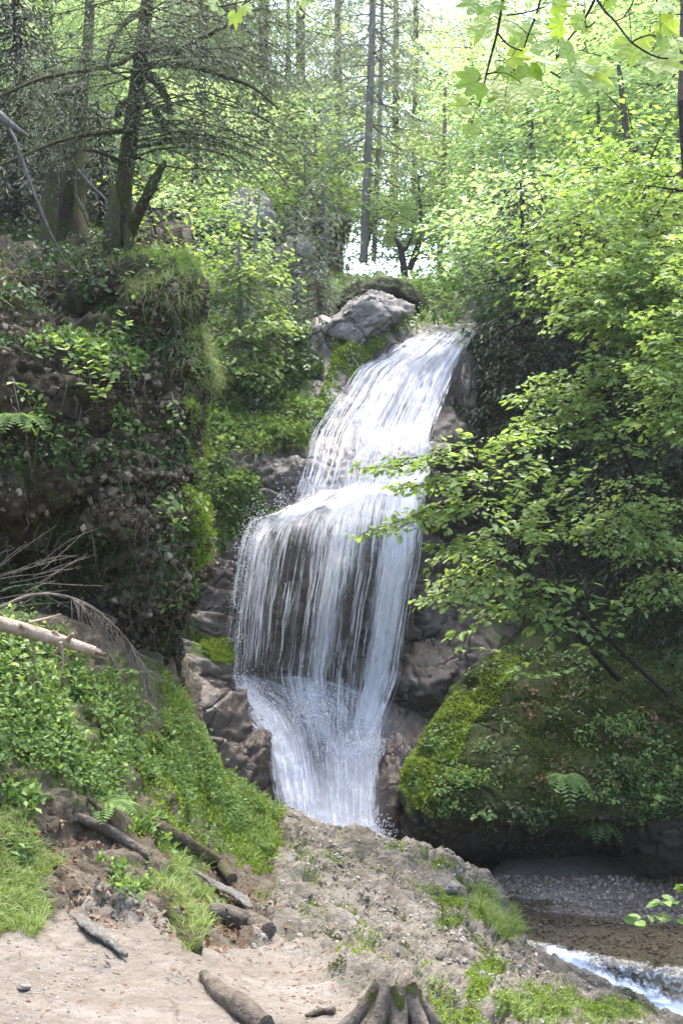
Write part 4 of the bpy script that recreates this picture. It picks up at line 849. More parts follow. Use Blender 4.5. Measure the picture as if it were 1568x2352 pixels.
def make_tree(name, label, cat, trunk, radii, boughs, leafm, barkm, kind='leaf', size=.06, dens=1., width=.6, sag=.1, hang=.12, thick=.03, seed=0, group=None, auto=None, rough=.12, r0=.014, extra=None, sides=10, n_parts=0):
    """trunk: world points; boughs: (start, tip[, width]) world; auto: (n, t0, t1, length, rise) boughs spread round the trunk"""
    base = np.asarray(trunk[0], float); root = empty(name, tuple(base)); tag(root, label, cat, group)
    LA, WA = Acc(), Acc(); T = polyline(trunk, 40); tube(WA, T, radii, sides, rough, seed=seed)
    r_ = np.random.default_rng(seed + 5)
    for k, b in enumerate(boughs): bough(LA, WA, b[0], b[1], sag, b[2] if len(b) > 2 else width, size, dens, kind, r0, seed * 31 + k, hang=hang, thick=thick)
    if auto:
        n, t0, t1, ln, rise = auto; zt = T[:, 2]
        for k in range(n):
            u = t0 + (t1 - t0) * (k + r_.random()) / n; j = min(int(u * 39), 38); az = k * 2.399 + r_.random()
            pr = (1 - .75 * ((u - t0) / max(t1 - t0, .01))) if kind != 'leaf' else (.55 + .45 * math.sin(math.pi * min(1, .15 + .8 * (u - t0) / max(t1 - t0, .01))))
            l_ = ln * pr * r_.uniform(.7, 1.15); tip = T[j] + np.array([math.cos(az) * l_, math.sin(az) * l_, rise * l_ + r_.normal(0, .1) * l_])
            bough(LA, WA, T[j], tip, sag, width * (.4 + .6 * pr), size, dens, kind, r0, seed * 57 + k, hang=hang, thick=thick)
    if extra: extra(LA, WA)
    if n_parts and LA.n:                       # the leaves that show largest are objects of their own
        V = np.concatenate(LA.v).reshape(-1, 6, 3); R = np.concatenate(LA.a).reshape(-1, 6)[:, 0]; ar = np.linalg.norm(np.cross(V[:, 3] - V[:, 0], V[:, 5] - V[:, 1])[:, [1]], axis=1) / V[:, 0, 1] ** 2
        o_ = np.argsort(-ar); 
        for i in o_[:n_parts]:
            q = Acc(); q.add(V[i] - V[i, 0], LF4_F, R[i]); lo = q.obj('leaf', leafm, root, smooth=False); lo.location = V[i, 0] - base
        LA = Acc(); k_ = o_[n_parts:]; F_ = (LF4_F[None] + (np.arange(len(k_)) * 6)[:, None, None]).reshape(-1, 4); LA.add(V[k_].reshape(-1, 3), F_, np.repeat(R[k_], 6))
    for a, nm, mt in ((WA, 'trunk', barkm), (LA, 'crown', leafm)):
        if a.n: o = a.obj(nm, mt, root, smooth=(nm == 'trunk')); o.location = -base
        if a.n and nm == 'crown' and n_parts: tag(o, kind='stuff')
    return root
def w3(*p): return W(np.array(p, float))

# --- trees beyond the falls
def far_conifer(x, d, ytop, ybase, rpx, label, leafm='needle', n=26, ln=2.0, t0=.25, seed=0, lean=0, size=.11, barkm='bark', dens=.8, group='tall spruces beyond the falls'):
    b, t_ = w3(x, ybase, d), w3(x + lean, ytop, d); h = t_[2] - b[2]
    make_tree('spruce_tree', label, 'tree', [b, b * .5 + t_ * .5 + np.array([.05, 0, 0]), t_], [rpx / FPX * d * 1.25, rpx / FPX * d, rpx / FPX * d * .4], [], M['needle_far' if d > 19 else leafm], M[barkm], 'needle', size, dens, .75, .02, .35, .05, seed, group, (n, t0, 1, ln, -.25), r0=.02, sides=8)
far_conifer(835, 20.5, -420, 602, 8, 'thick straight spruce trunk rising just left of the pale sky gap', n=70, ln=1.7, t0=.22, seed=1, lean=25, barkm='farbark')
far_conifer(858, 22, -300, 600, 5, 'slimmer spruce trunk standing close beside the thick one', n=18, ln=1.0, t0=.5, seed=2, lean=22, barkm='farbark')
far_conifer(768, 26.0, -300, 560, 8, 'spruce with bare reddish stem against the white sky', n=64, ln=2.2, t0=.2, seed=3, lean=4, barkm='greybark')
far_conifer(690, 25.0, -500, 520, 10, 'dense dull green spruce left of the sky gap', n=50, ln=2.6, t0=.12, seed=4, lean=-10)
far_conifer(600, 23.0, -500, 480, 11, 'broad drooping spruce behind the grey crag', n=50, ln=2.6, t0=.1, seed=5)
far_conifer(905, 30.0, -350, 560, 7, 'distant thin spruce in the middle of the bright gap', n=50, ln=1.9, t0=.3, seed=6)
far_conifer(460, 22.0, -600, 440, 10, 'dark spruce behind the left leaning trunk', n=56, ln=2.6, t0=.1, seed=7)
far_conifer(950, 27.0, -500, 560, 6, 'half hidden spruce right of the bright gap', n=44, ln=1.9, t0=.3, seed=8)
far_conifer(742, 16.0, 405, 715, 5.5, 'thin grey dying spruce beside the pale boulder', 'needle', 26, .62, .1, 9, -2, .085, 'greybark', .9, 'small spruces on the slope left of the falls')
far_conifer(538, 14.0, 560, 940, 5, 'bare thin spruce pole with dead hanging twigs at the cliff edge', 'deadneedle', 26, .34, .05, 10, 10, .07, 'greybark', .5, 'small spruces on the slope left of the falls')
far_conifer(668, 15.6, 470, 900, 5, 'shaggy grey spruce in front of the small outcrop', 'needle', 46, .85, .05, 11, 6, .085, 'greybark', .8, 'small spruces on the slope left of the falls')
far_conifer(722, 15.0, 600, 880, 6, 'dull spruce just left of the head of the falls', 'needle', 34, .55, .1, 12, 4, .085, 'bark', .8, 'small spruces on the slope left of the falls')
far_conifer(615, 14.4, 700, 960, 4, 'low ragged spruce above the brown rock ledge', 'needle', 30, .55, .05, 13, 4, .08, 'greybark', .8, 'small spruces on the slope left of the falls')
# dark forked snag and reddish stem
def snag(name, label, pts, r, mt, cat='tree', extra=()):
    b = w3(*pts[0]); root = empty(name, tuple(b)); tag(root, label, cat); a = Acc(); tube(a, polyline([w3(*p) for p in pts], 24), r, 9, .25, seed=int(pts[0][0])); 
    for e in extra: tube(a, polyline([w3(*p) for p in e[0]], 14), e[1], 7, .25, seed=3)
    o = a.obj('trunk', mt, root); o.location = -b
snag('dead_stump', 'dark forked dead snag on the skyline right of the boulder', [(930, 645, 18.5), (925, 600, 18.5), (918, 565, 18.5), (905, 545, 18.5)], [.07, .06, .05, .02], M['darktwig'], 'dead tree', [([(921, 580, 18.5), (935, 565, 18.5), (945, 545, 18.5)], [.05, .02])])
snag('bare_tree', 'reddish sunlit tree stem right of the head of the falls', [(1010, 705, 21), (1010, 560, 21), (1018, 420, 21), (1022, 200, 21)], [.075, .06, .05, .03], M['redbark'])
snag('bare_tree', 'brown stem among bright leaves below the right treetops', [(1242, 590, 18), (1236, 500, 18), (1225, 400, 18), (1215, 250, 18)], [.09, .075, .06, .04], M['bark'], extra=[([(1230, 480, 18), (1195, 468, 17.8), (1165, 478, 17.6)], [.045, .02])])
snag('bare_tree', 'dark slanting stem in front of the sunny leaves at right', [(1475, 620, 15), (1462, 480, 15), (1440, 330, 15), (1420, 150, 15)], [.075, .06, .05, .03], M['bark'])
snag('bare_tree', 'stem standing at the upper right frame edge', [(1560, 520, 14), (1562, 300, 14), (1566, 100, 14), (1568, -60, 14)], [.06, .05, .04, .03], M['bark'])
snag('bare_tree', 'thin dark curved stem between bright crowns at right', [(1330, 610, 16), (1352, 560, 16), (1345, 470, 16), (1375, 380, 16), (1370, 200, 16)], [.06, .05, .045, .04, .02], M['bark'])

def far_broad(x, d, ytop, ybase, ln, n, label, seed, leafm='leaf_far', size=.10, dens=.80, group='sunlit broadleaf trees beyond the falls', rpx=8, width=.9, t0=.15):
    b, t_ = w3(x, ybase, d), w3(x + 20, ytop, d)
    make_tree('broadleaf_tree', label, 'tree', [b, b * .6 + t_ * .4 + np.array([.15, 0, 0]), t_], [rpx / FPX * d, rpx / FPX * d * .8, rpx / FPX * d * .25], [], M[leafm], M['bark'], 'leaf', size, dens, width, .05, .2, .09, seed, group, (int(n * 1.2), t0, 1, ln, .12), r0=.02, sides=7)
FB = [(1060, 24, 40, 640, 2.3, 34, 'bright tree filling the view right of the sky gap'), (1180, 20, 90, 640, 2.2, 40, 'sunlit tree above the dark hollow beside the falls'),
      (1320, 18, 0, 620, 2.3, 44, 'large yellow green tree in the upper right'), (1470, 16.5, 40, 620, 2.2, 40, 'sunny tree before the right hillside'),
      (1620, 15.5, -50, 640, 2.1, 30, 'bright crown cut by the right frame edge, farther one'), (1120, 30, -250, 560, 3.2, 34, 'tall hazy bright crown at the top right of the gap'),
      (1300, 27, -350, 500, 3.2, 40, 'high bright crown behind the maple leaves'), (1500, 24, -350, 480, 3.0, 40, 'high bright crown at the top right corner'),
      (990, 32, 60, 560, 2.4, 26, 'pale green tree in the bright gap'), (560, 26, 120, 520, 2.4, 22, 'light green tree between spruces left of centre'),
      (80, 20, -200, 420, 2.6, 40, 'bright green tree at the top left corner'), (230, 24, -100, 430, 2.6, 34, 'green tree behind the mossy spruce trunk'),
      (420, 19, 200, 520, 1.7, 24, 'bright tree behind the leaning trunk'), (1440, 12.8, 330, 760, 1.7, 30, 'sunny young tree over the dark wall at right'),
      (1250, 15.2, 420, 700, 1.5, 26, 'young beech above the shadowed hollow'), (1120, 17.0, 430, 720, 1.3, 24, 'fresh green sapling cluster right of the head of the falls'),
      (760, 34, -250, 560, 3.2, 24, 'hazy pale crown behind the spruces left of the sky gap'), (890, 40, -100, 560, 3.4, 18, 'farthest pale crown low in the sky gap'), (640, 30, -300, 500, 3.0, 26, 'pale crown between tall spruces left of the gap'),
      (500, 24, -100, 470, 2.6, 30, 'sunny crown behind the boughs of the leaning spruce'), (330, 27, -300, 430, 3.0, 28, 'high sunny crown above the mossy trunks'), (700, 22, 230, 560, 1.8, 22, 'fresh green crown over the mid slope'), (420, 17, 420, 640, 1.2, 18, 'little bright tree behind the cliff corner'), (830, 24, 330, 600, 1.5, 14, 'bright low crown behind the thick spruce trunk'), (940, 21, 400, 620, 1.3, 16, 'bright low crown behind the forked snag')]
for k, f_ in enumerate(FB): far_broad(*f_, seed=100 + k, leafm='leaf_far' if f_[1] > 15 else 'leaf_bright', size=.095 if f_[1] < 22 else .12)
# maples and shrubs on the slope left of the falls
def shrub(x, d, ybase, tips, label, seed, leafm='leaf_bright', size=.075, dens=.9, width=.4, r=.02, cat='shrub', name='shrub', sag=.08, group=None, barkm='greybark', thick=.04, hang=.15):
    b = w3(x, ybase, d); top = w3(*tips[0]); 
    tr = [b, b * .45 + top * .55 + np.array([0, 0, .05]), top * .92 + b * .08]; T = polyline(tr, 20)
    bs = []
    r_ = np.random.default_rng(seed)
    for k, t_ in enumerate(tips):
        tp = w3(*t_); j = int(np.clip(3 + 15 * (tp[2] - b[2]) / max(top[2] - b[2], .3) * r_.uniform(.55, .95), 2, 18)); bs.append((T[j], tp))
    return make_tree(name, label, cat, tr, [r, r * .7, r * .3], bs, M[leafm], M[barkm], 'leaf', size, dens, width, sag, hang, thick, seed, group, r0=.008, sides=6)
shrub(560, 14.6, 800, [(600, 420, 14.8), (640, 560, 14.2), (460, 440, 14.9), (650, 740, 13.9), (610, 820, 13.6), (450, 600, 14.5), (520, 620, 14.0), (580, 660, 13.8), (480, 650, 14.4), (470, 720, 14.0), (600, 900, 13.4), (620, 700, 13.8), (540, 760, 13.4), (655, 735, 13.2), (630, 640, 13.6), (600, 600, 13.8), (500, 540, 14.0), (500, 840, 13.2), (570, 860, 13.2)], 'slender maple with flat bright leaf layers between cliff and falls', 201, 'leaf_bright', .085, 1.3, .46, .03, 'tree', 'maple_tree')
shrub(700, 19.5, 560, [(700, 350, 19), (620, 400, 18.5), (760, 330, 19), (840, 380, 19), (800, 430, 18.8), (660, 460, 18.6), (600, 440, 18.4), (560, 380, 19), (750, 400, 18.6)], 'bright tree leaning over the grey crag', 202, 'leaf_bright', .10, .8, .55, .04, 'tree', 'broadleaf_tree', group='sunlit broadleaf trees beyond the falls')
shrub(470, 12.6, 1180, [(500, 1040, 12.2), (460, 1060, 12.2), (540, 1100, 12.4), (590, 1110, 12.7), (480, 1130, 12.0), (560, 1160, 12.4), (440, 1160, 12), (620, 1150, 12.8)], 'low leafy shrub at the foot of the brown ledge', 203, 'leaf_mid', .07, .9, .3)
shrub(470, 13.1, 1060, [(470, 960, 13.2), (500, 1000, 13.2), (450, 900, 13.3), (440, 1010, 13)], 'small bush squeezed behind the cliff corner', 204, 'leaf_mid', .07, .8, .3)
shrub(380, 10.2, 640, [(330, 430, 9.8), (430, 470, 9.6), (450, 380, 9.8), (370, 330, 9.6), (480, 560, 9.7), (400, 560, 9.4), (350, 500, 9.4), (440, 620, 9.2), (520, 420, 9.8), (300, 350, 9.5), (470, 330, 10)], 'young bright maple on top of the cliff behind the trunk', 205, 'leaf_bright', .06, .6, .3, .015, 'tree', 'maple_tree', barkm='mossbark')
shrub(1010, 14.7, 760, [(990, 700, 14.2), (1040, 690, 14.1), (1060, 790, 13.7), (1010, 740, 13.9), (1090, 680, 14.2), (1030, 640, 14.5), (1050, 770, 13.7)], 'green twigs hanging over the head of the falls', 206, 'leaf_mid', .07, .6, .26, .012)
shrub(1090, 14.4, 730, [(1060, 600, 14.6), (1120, 620, 14.4), (1150, 660, 14.0), (1020, 560, 15), (1180, 560, 14.2), (1100, 520, 14.8)], 'leafy bush on the rim right of the head of the falls', 207, 'leaf_mid', .08, .8, .4)

# dark conifers filling the hollow on the right
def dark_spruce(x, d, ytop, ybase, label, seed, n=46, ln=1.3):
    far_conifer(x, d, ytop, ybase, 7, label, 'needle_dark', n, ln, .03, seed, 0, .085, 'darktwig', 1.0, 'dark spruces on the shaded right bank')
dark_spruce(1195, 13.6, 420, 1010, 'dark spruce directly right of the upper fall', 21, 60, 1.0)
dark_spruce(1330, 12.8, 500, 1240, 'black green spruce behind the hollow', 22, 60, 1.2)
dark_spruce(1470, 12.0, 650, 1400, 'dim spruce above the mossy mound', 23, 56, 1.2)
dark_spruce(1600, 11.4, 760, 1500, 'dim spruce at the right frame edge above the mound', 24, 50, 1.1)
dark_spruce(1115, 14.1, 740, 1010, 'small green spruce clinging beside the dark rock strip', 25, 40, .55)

# the leafy branchwork on the right
def right_tree(name, label, trunk, rad, tips, seed, size, dens, width, leafm='leaf_bright', n_parts=0, bark='darktwig', sag=.1, thick=.025):
    T = polyline([w3(*p) for p in trunk], 30); bs = []; r_ = np.random.default_rng(seed)
    for t_ in tips:
        tp = w3(*t_[:3]); dd = np.linalg.norm(T - tp, axis=1); j = int(np.clip(np.argmin(dd) - r_.integers(1, 5), 0, 29)); bs.append((T[j], tp, width * (t_[3] if len(t_) > 3 else 1)))
    return make_tree(name, label, 'tree', T[::4], rad, bs, M[leafm], M[bark], 'leaf', size, dens, width, sag, .12, thick, seed, None, r0=.010, sides=7, n_parts=n_parts)
LA_DETAIL[0] = True
right_tree('beech_tree', 'young beech reaching its layered bright leaves in front of the falls', [(1420, 1560, 10.4), (1290, 1420, 9.9), (1170, 1290, 9.4), (1110, 1120, 9.0), (1075, 1000, 8.9)], [.03, .024, .016, .006],
    [(803, 1072, 8.6, .6), (870, 1050, 8.7, .7), (800, 1238, 8.7, .5), (850, 1215, 8.8, .6), (905, 1120, 8.8, .8), (960, 1375, 9.0, .7), (1010, 1330, 8.9), (1000, 1030, 8.7), (1100, 1010, 8.9), (1180, 1010, 9.2), (1250, 960, 9.4), (960, 1180, 8.7, .8), (980, 1260, 8.8, .8), (1060, 1380, 9.0), (1120, 1080, 8.7), (1080, 1160, 8.6), (1160, 1210, 8.8), (1250, 1150, 9.2), (1060, 1240, 8.6), (1240, 1060, 9.2), (1150, 1400, 9.1), (1220, 1330, 9.2), (1330, 1140, 9.5), (1320, 1060, 9.6), (1030, 1090, 8.6)],
    301, .068, 1.15, .48, n_parts=290)
right_tree('hazel_tree', 'hazel with broad pale leaves hanging above the mossy mound', [(1560, 1620, 10.2), (1430, 1500, 9.9), (1330, 1400, 9.6), (1250, 1340, 9.4)], [.025, .02, .008],
    [(1130, 1380, 9.1), (1180, 1400, 9.2), (1230, 1370, 9.2), (1280, 1340, 9.3), (1180, 1330, 9.1), (1330, 1370, 9.5), (1250, 1430, 9.3), (1420, 1400, 9.6), (1110, 1340, 9.2), (1300, 1420, 9.4), (1160, 1545, 9.7, .5), (1330, 1510, 9.6, .6), (1030, 1470, 9.6, .35), (1370, 1440, 9.5)], 302, .095, .6, .36, 'leaf_mid', n_parts=290)
right_tree('beech_tree', 'beech whose sunlit layers hang over the dark hollow at right', [(1850, 1100, 11.2), (1700, 900, 10.9), (1620, 700, 10.6), (1580, 450, 10.4), (1560, 200, 10.3)], [.07, .06, .05, .03],
    [(1235, 622, 9.8), (1255, 660, 9.7), (1300, 590, 9.8), (1250, 735, 9.6), (1330, 720, 9.7), (1290, 640, 10), (1360, 560, 10), (1400, 640, 9.8), (1330, 800, 9.6), (1360, 870, 9.5), (1420, 760, 9.6), (1450, 700, 9.7), (1340, 500, 10.2), (1300, 420, 10.3), (1420, 460, 10.2), (1480, 580, 9.8), (1500, 520, 10), (1450, 380, 10.2), (1380, 330, 10.4), (1500, 650, 9.6), (1400, 830, 9.4)], 303, .062, 1.25, .56)
right_tree('beech_tree', 'nearer beech boughs entering from the right edge above the mound', [(1900, 1300, 9.6), (1750, 1050, 9.3), (1680, 850, 9.1), (1650, 600, 9.0)], [.05, .04, .03],
    [(1440, 830, 8.8), (1480, 780, 8.8), (1500, 860, 8.7), (1470, 940, 8.7), (1520, 700, 8.8), (1540, 980, 8.7), (1500, 960, 8.8), (1540, 900, 8.6), (1530, 800, 8.6), (1490, 720, 8.8), (1550, 600, 8.8), (1540, 540, 9)], 304, .064, 1.25, .5, n_parts=290)
right_tree('beech_tree', 'slim beech with yellow green layers just above the reaching one', [(1560, 1350, 10.8), (1480, 1150, 10.5), (1420, 1000, 10.3), (1380, 860, 10.2)], [.03, .025, .01],
    [(1150, 915, 10.0, .8), (1200, 880, 10.0), (1250, 860, 10), (1230, 930, 9.8), (1300, 930, 9.9), (1360, 960, 9.9), (1420, 1020, 9.9), (1330, 1000, 9.8), (1190, 960, 9.9), (1400, 900, 10), (1440, 1100, 10), (1470, 1180, 9.9), (1400, 1180, 9.8), (1350, 1230, 9.7), (1540, 1150, 9.8), (1500, 1240, 9.8), (1450, 1290, 9.7), (1380, 1270, 9.7), (1550, 1280, 9.6), (1500, 1370, 9.6), (1540, 1380, 9.6)], 305, .061, 1.2, .46)
LA_DETAIL[0] = False

dark_spruce(40, 13.0, -50, 560, 'dark spruce in the shade at the left frame edge', 26, 70, 1.3)  # near-black boughs put in to darken the left cliff top
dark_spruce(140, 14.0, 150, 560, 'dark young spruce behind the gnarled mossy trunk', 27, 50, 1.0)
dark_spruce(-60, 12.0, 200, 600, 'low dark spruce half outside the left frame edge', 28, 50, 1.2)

dark_spruce(30, 11.2, -40, 640, 'dark spruce in the shade between the gnarled trunk and the left edge', 29, 60, 1.1)  # dark crowns put in to shade the cliff top the sun reaches
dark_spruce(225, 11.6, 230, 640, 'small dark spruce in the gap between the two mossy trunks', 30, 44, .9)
# ------------------------------------------------------------------ the big mossy spruce on the cliff
def left_spruce():
    tr = [w3(268, 660, 9.1), w3(272, 560, 9.1), w3(285, 430, 9.1), w3(300, 310, 9.15), w3(318, 180, 9.2), w3(332, 60, 9.2), w3(342, -60, 9.2), w3(352, -500, 9.3)]
    tips = [(720, 330, 8.4, .7), (700, 250, 8.8, .7), (660, 150, 9.2, .7), (690, 60, 9.4, .7), (620, 40, 9.0, .7), (590, 280, 8.3, .6), (540, 340, 8.6, .6), (640, 380, 8.3, .5), (500, 60, 8.2, .6), (560, 120, 8.6, .7), (480, -60, 8.6, .8), (620, -40, 8.8, .8), (730, -20, 9.4, .8), (760, 120, 9.8, .6), (470, 240, 8.4, .5),
            (200, 60, 8.6, .6), (120, 120, 8.8, .7), (160, -10, 8.8, .7), (40, 40, 9.2, .7), (230, 160, 8.4, .4), (250, -40, 8.0, .6), (90, 230, 8.6, .6), (350, -80, 7.6, .8), (420, 140, 7.9, .4), (30, 190, 8.9, .6), (200, 280, 8.8, .35),
            (560, 200, 8.0, .6), (640, 200, 9.4, .6), (430, 40, 8.2, .6), (520, 0, 9.0, .7), (680, 100, 8.2, .7), (600, 330, 8.8, .6), (440, 300, 8.6, .45), (700, 180, 9.6, .6), (560, 60, 9.6, .7), (150, 200, 9.2, .5), (70, 120, 8.2, .6), (280, 20, 8.2, .5), (380, -20, 9.8, .6), (660, 0, 8.4, .7)]
    T = polyline(tr, 50); bs = []
    for k, t_ in enumerate(tips):
        tp = w3(*t_[:3]); z = tp[2] + .35 * abs(tp[0] - T[10, 0]) * .7; j = int(np.argmin(np.abs(T[:, 2] - z))); bs.append((T[j], tp, t_[3]))
    def extra(LA, WA):
        arms = [([(322, 165, 9.2), (350, 178, 9.0), (372, 205, 8.9), (388, 240, 8.9), (384, 258, 8.9)], [.05, .045, .035, .03, .05]), ([(318, 200, 9.2), (345, 240, 9.0), (368, 275, 8.9), (392, 302, 8.9)], [.035, .03, .035, .02]),
                ([(285, 560, 9.0), (312, 500, 8.9), (340, 445, 8.8), (362, 400, 8.8), (380, 370, 8.8)], [.06, .05, .045, .035, .02]), ([(330, 110, 9.2), (400, 120, 8.9), (450, 95, 8.7), (520, 60, 8.5)], [.035, .03, .022, .01]),
                ([(326, 150, 9.2), (420, 150, 8.8), (500, 170, 8.6), (580, 200, 8.4), (640, 250, 8.3)], [.03, .024, .02, .015, .008]), ([(305, 300, 9.1), (200, 310, 8.9), (120, 330, 8.7), (0, 380, 8.4)], [.02, .018, .014, .01]),
                ([(300, 380, 9.1), (230, 350, 8.9), (190, 345, 8.8)], [.018, .015, .01]), ([(322, 230, 9.2), (280, 240, 9.0), (272, 262, 8.9)], [.03, .03, .035]), ([(345, 10, 9.2), (280, 60, 8.9), (255, 110, 8.8), (240, 160, 8.8)], [.03, .025, .02, .012]), ([(318, 120, 9.1), (260, 150, 8.8), (100, 180, 8.5), (-40, 240, 8.3)], [.022, .018, .014, .01]),
                ([(268, 640, 9.0), (258, 560, 8.8), (262, 470, 8.9), (255, 420, 9.0)], [.09, .07, .05, .03]), ([(280, 650, 8.9), (300, 590, 8.8), (290, 520, 8.95)], [.07, .05, .04]), ([(240, 640, 8.7), (262, 600, 8.8), (272, 540, 9.0)], [.06, .05, .04])]
        for k, (p, r) in enumerate(arms): tube(WA, polyline([w3(*q) for q in p], 18), r, 7, .45, seed=k)
        r_ = np.random.default_rng(5)
        for k in range(26):                         # bare drooping dead twigs
            j = r_.integers(14, 44); s0 = T[j]; sg = r_.choice([-1, 1, 1]); l = r_.uniform(.5, 1.7)
            p = [s0, s0 + np.array([sg * l * .4, -.3 * r_.random(), .05]), s0 + np.array([sg * l * .8, -.5 * r_.random(), -.15 * l]), s0 + np.array([sg * l, -.6 * r_.random(), -.4 * l])]
            tube(WA, polyline(p, 10), [.010, .006, .002], 4, cap=False)
    make_tree('spruce_tree', 'large leaning mossy spruce with drooping boughs on top of the pebbly cliff', 'tree', tr, [.18, .10, .074, .066, .06, .056, .052, .04], bs, M['needle'], M['mossbark'], 'needle', .036, 1.05, .60, .12, .45, .11, 401, None, r0=.0095, extra=extra, rough=.3, sides=14)
left_spruce()
def left_second():
    tr = [w3(150, 640, 9.6), w3(155, 520, 9.6), w3(165, 420, 9.6), w3(180, 300, 9.7), (w3(190, 200, 9.7)), w3(205, 60, 9.8), w3(215, -200, 10)]
    tips = [(40, 250, 9.0, .6), (90, 290, 9.0, .6), (20, 330, 8.8, .5), (130, 230, 9.2, .5), (60, 170, 9.2, .6), (230, 220, 9.4, .4), (-40, 120, 9.2, .7), (260, 560, 8.5, .3), (170, 580, 8.4, .3), (240, 520, 8.7, .3)]
    T = polyline(tr, 50); bs = []
    for t_ in tips:
        tp = w3(*t_[:3]); j = int(np.argmin(np.abs(T[:, 2] - tp[2] - .15))); bs.append((T[j], tp, t_[3]))
    def extra(LA, WA):
        for k, (p, r) in enumerate([([(165, 640, 9.3), (190, 560, 9.2), (182, 480, 9.4), (190, 400, 9.5)], [.07, .05, .05, .04]), ([(125, 640, 9.2), (108, 560, 9.2), (112, 480, 9.3), (122, 400, 9.4), (118, 330, 9.5)], [.06, .05, .06, .05, .04]), ([(205, 520, 8.9), (190, 480, 9.0), (175, 450, 9.1), (172, 390, 9.2)], [.012, .02, .018, .012]),
                ([(210, 650, 9.0), (175, 600, 9.2), (160, 560, 9.4)], [.05, .06, .06]), ([(195, 205, 9.6), (160, 208, 9.4), (130, 218, 9.2)], [.06, .05, .02]), ([(90, 640, 9.0), (130, 600, 9.3), (150, 560, 9.5)], [.05, .05, .05])]):
            tube(WA, polyline([w3(*q) for q in p], 18), r, 8, .45, seed=20 + k)
    make_tree('spruce_tree', 'gnarled thick mossy trunk left of the leaning spruce', 'tree', tr, [.18, .12, .09, .07, .055, .045, .04], bs, M['needle'], M['mossbark'], 'needle', .038, 1.05, .5, .1, .5, .04, 402, None, r0=.012, extra=extra, rough=.35, sides=14)
left_second()
# bare and dry branches hanging on the left
def branch_thing(name, label, cat, limbs, mt, leaf=None, size=.05, n=0, part='branch', rough=.15):
    b = w3(*limbs[0][0][0]); root = empty(name, tuple(b)); tag(root, label, cat); a = Acc()
    for k, (p, r) in enumerate(limbs): tube(a, polyline([w3(*q) for q in p], 22), r, 7, rough, seed=k)
    o = a.obj(part, mt, root); o.location = -b; return root, b
branch_thing('fallen_branch', 'grey dead limb leaning down from the left edge past the mossy trunks', 'branch', [([(-60, 220, 8.2), (0, 265, 8.2), (30, 290, 8.2), (66, 312, 8.2)], [.04, .035, .03, .01]), ([(5, 270, 8.2), (35, 320, 8.2), (70, 420, 8.2), (110, 520, 8.2), (150, 600, 8.3)], [.018, .014, .012, .01, .006]), ([(20, 290, 8.2), (40, 330, 8.1), (45, 380, 8.1)], [.014, .008, .004])], M['greybark'])
branch_thing('fallen_branch', 'thin grey dead stick crossing behind the mossy trunk', 'branch', [([(180, 390, 8.8), (215, 430, 8.7), (248, 462, 8.6)], [.012, .010, .006]), ([(190, 395, 8.8), (225, 385, 8.8), (260, 392, 8.8)], [.008, .006, .004])], M['greybark'])

# ------------------------------------------------------------------ ground cover and hanging plants
def cover(name, sheet, region, n, size, material, hmax=.08, up=.8, jit=.5, tmpl=(LF2_V, LF2_F), nf=2.0, thr=-.15, seed=0, kind='stuff', parent=None, facing=.0, clump=2.2, hang=0.0, label=None):
    w = region(sheet.x, sheet.y).astype(float) * sheet.cam_w(facing - .3) * np.clip((fbm(sheet.G, clump, 4, .6, seed=seed) - thr) * nf, 0, 1)
    P, N = sheet.scatter(n, w)
    if len(P) == 0: return None
    P = P + N * (hmax * rng.random((len(P), 1)) ** 1.5) + UPV * hmax * .3 * rng.random((len(P), 1))
    D = unit(rng.normal(size=P.shape) + N * .4 - UPV * hang)
    if up > 1: D = unit(np.cross(N, D))
    NN = unit((N * 1.5 if up > 1 else UPV * up + N * .5) + rng.normal(size=P.shape) * jit)
    a = Acc(); a.inst(*tmpl, P, D, NN, size * rng.uniform(.5, 1.3, len(P)), np.clip(rng.normal(.5, .27, len(P)), 0, 1)); o = a.obj(name, material, parent, smooth=False); 
    if kind: tag(o, label, None, None, kind)
    return o
def poly(*pts, wob=18):
    return lambda x, y: inpoly(x + wob * np.sin(y * .05) + wob * .6 * np.sin(y * .13 + x * .03), y + wob * .6 * np.sin(x * .06) + wob * .4 * np.sin(x * .17), pts)
def blades(name, sheet, region, n, size, material, out=.5, upw=.9, thr=-.3, seed=0, droop=1.0, clump=3):
    w = region(sheet.x, sheet.y).astype(float) * np.clip((fbm(sheet.G, clump, 3, seed=seed) - thr) * 2, 0, 1); P, N = sheet.scatter(n, w)
    D = unit(N * out + UPV * upw + rng.normal(size=P.shape) * .45); NN = unit(UPV * .7 + N * .6 + rng.normal(size=P.shape) * .2)
    T_ = GB_V.copy(); T_[:, 2] *= droop; T_[-2:, 2] *= 1.3
    a = Acc(); a.inst(T_, GB_F, P, D, NN, size * rng.uniform(.5, 1.3, len(P)), np.clip(rng.normal(.5, .28, len(P)), 0, 1)); o = a.obj(name, material, smooth=True); tag(o, kind='stuff')

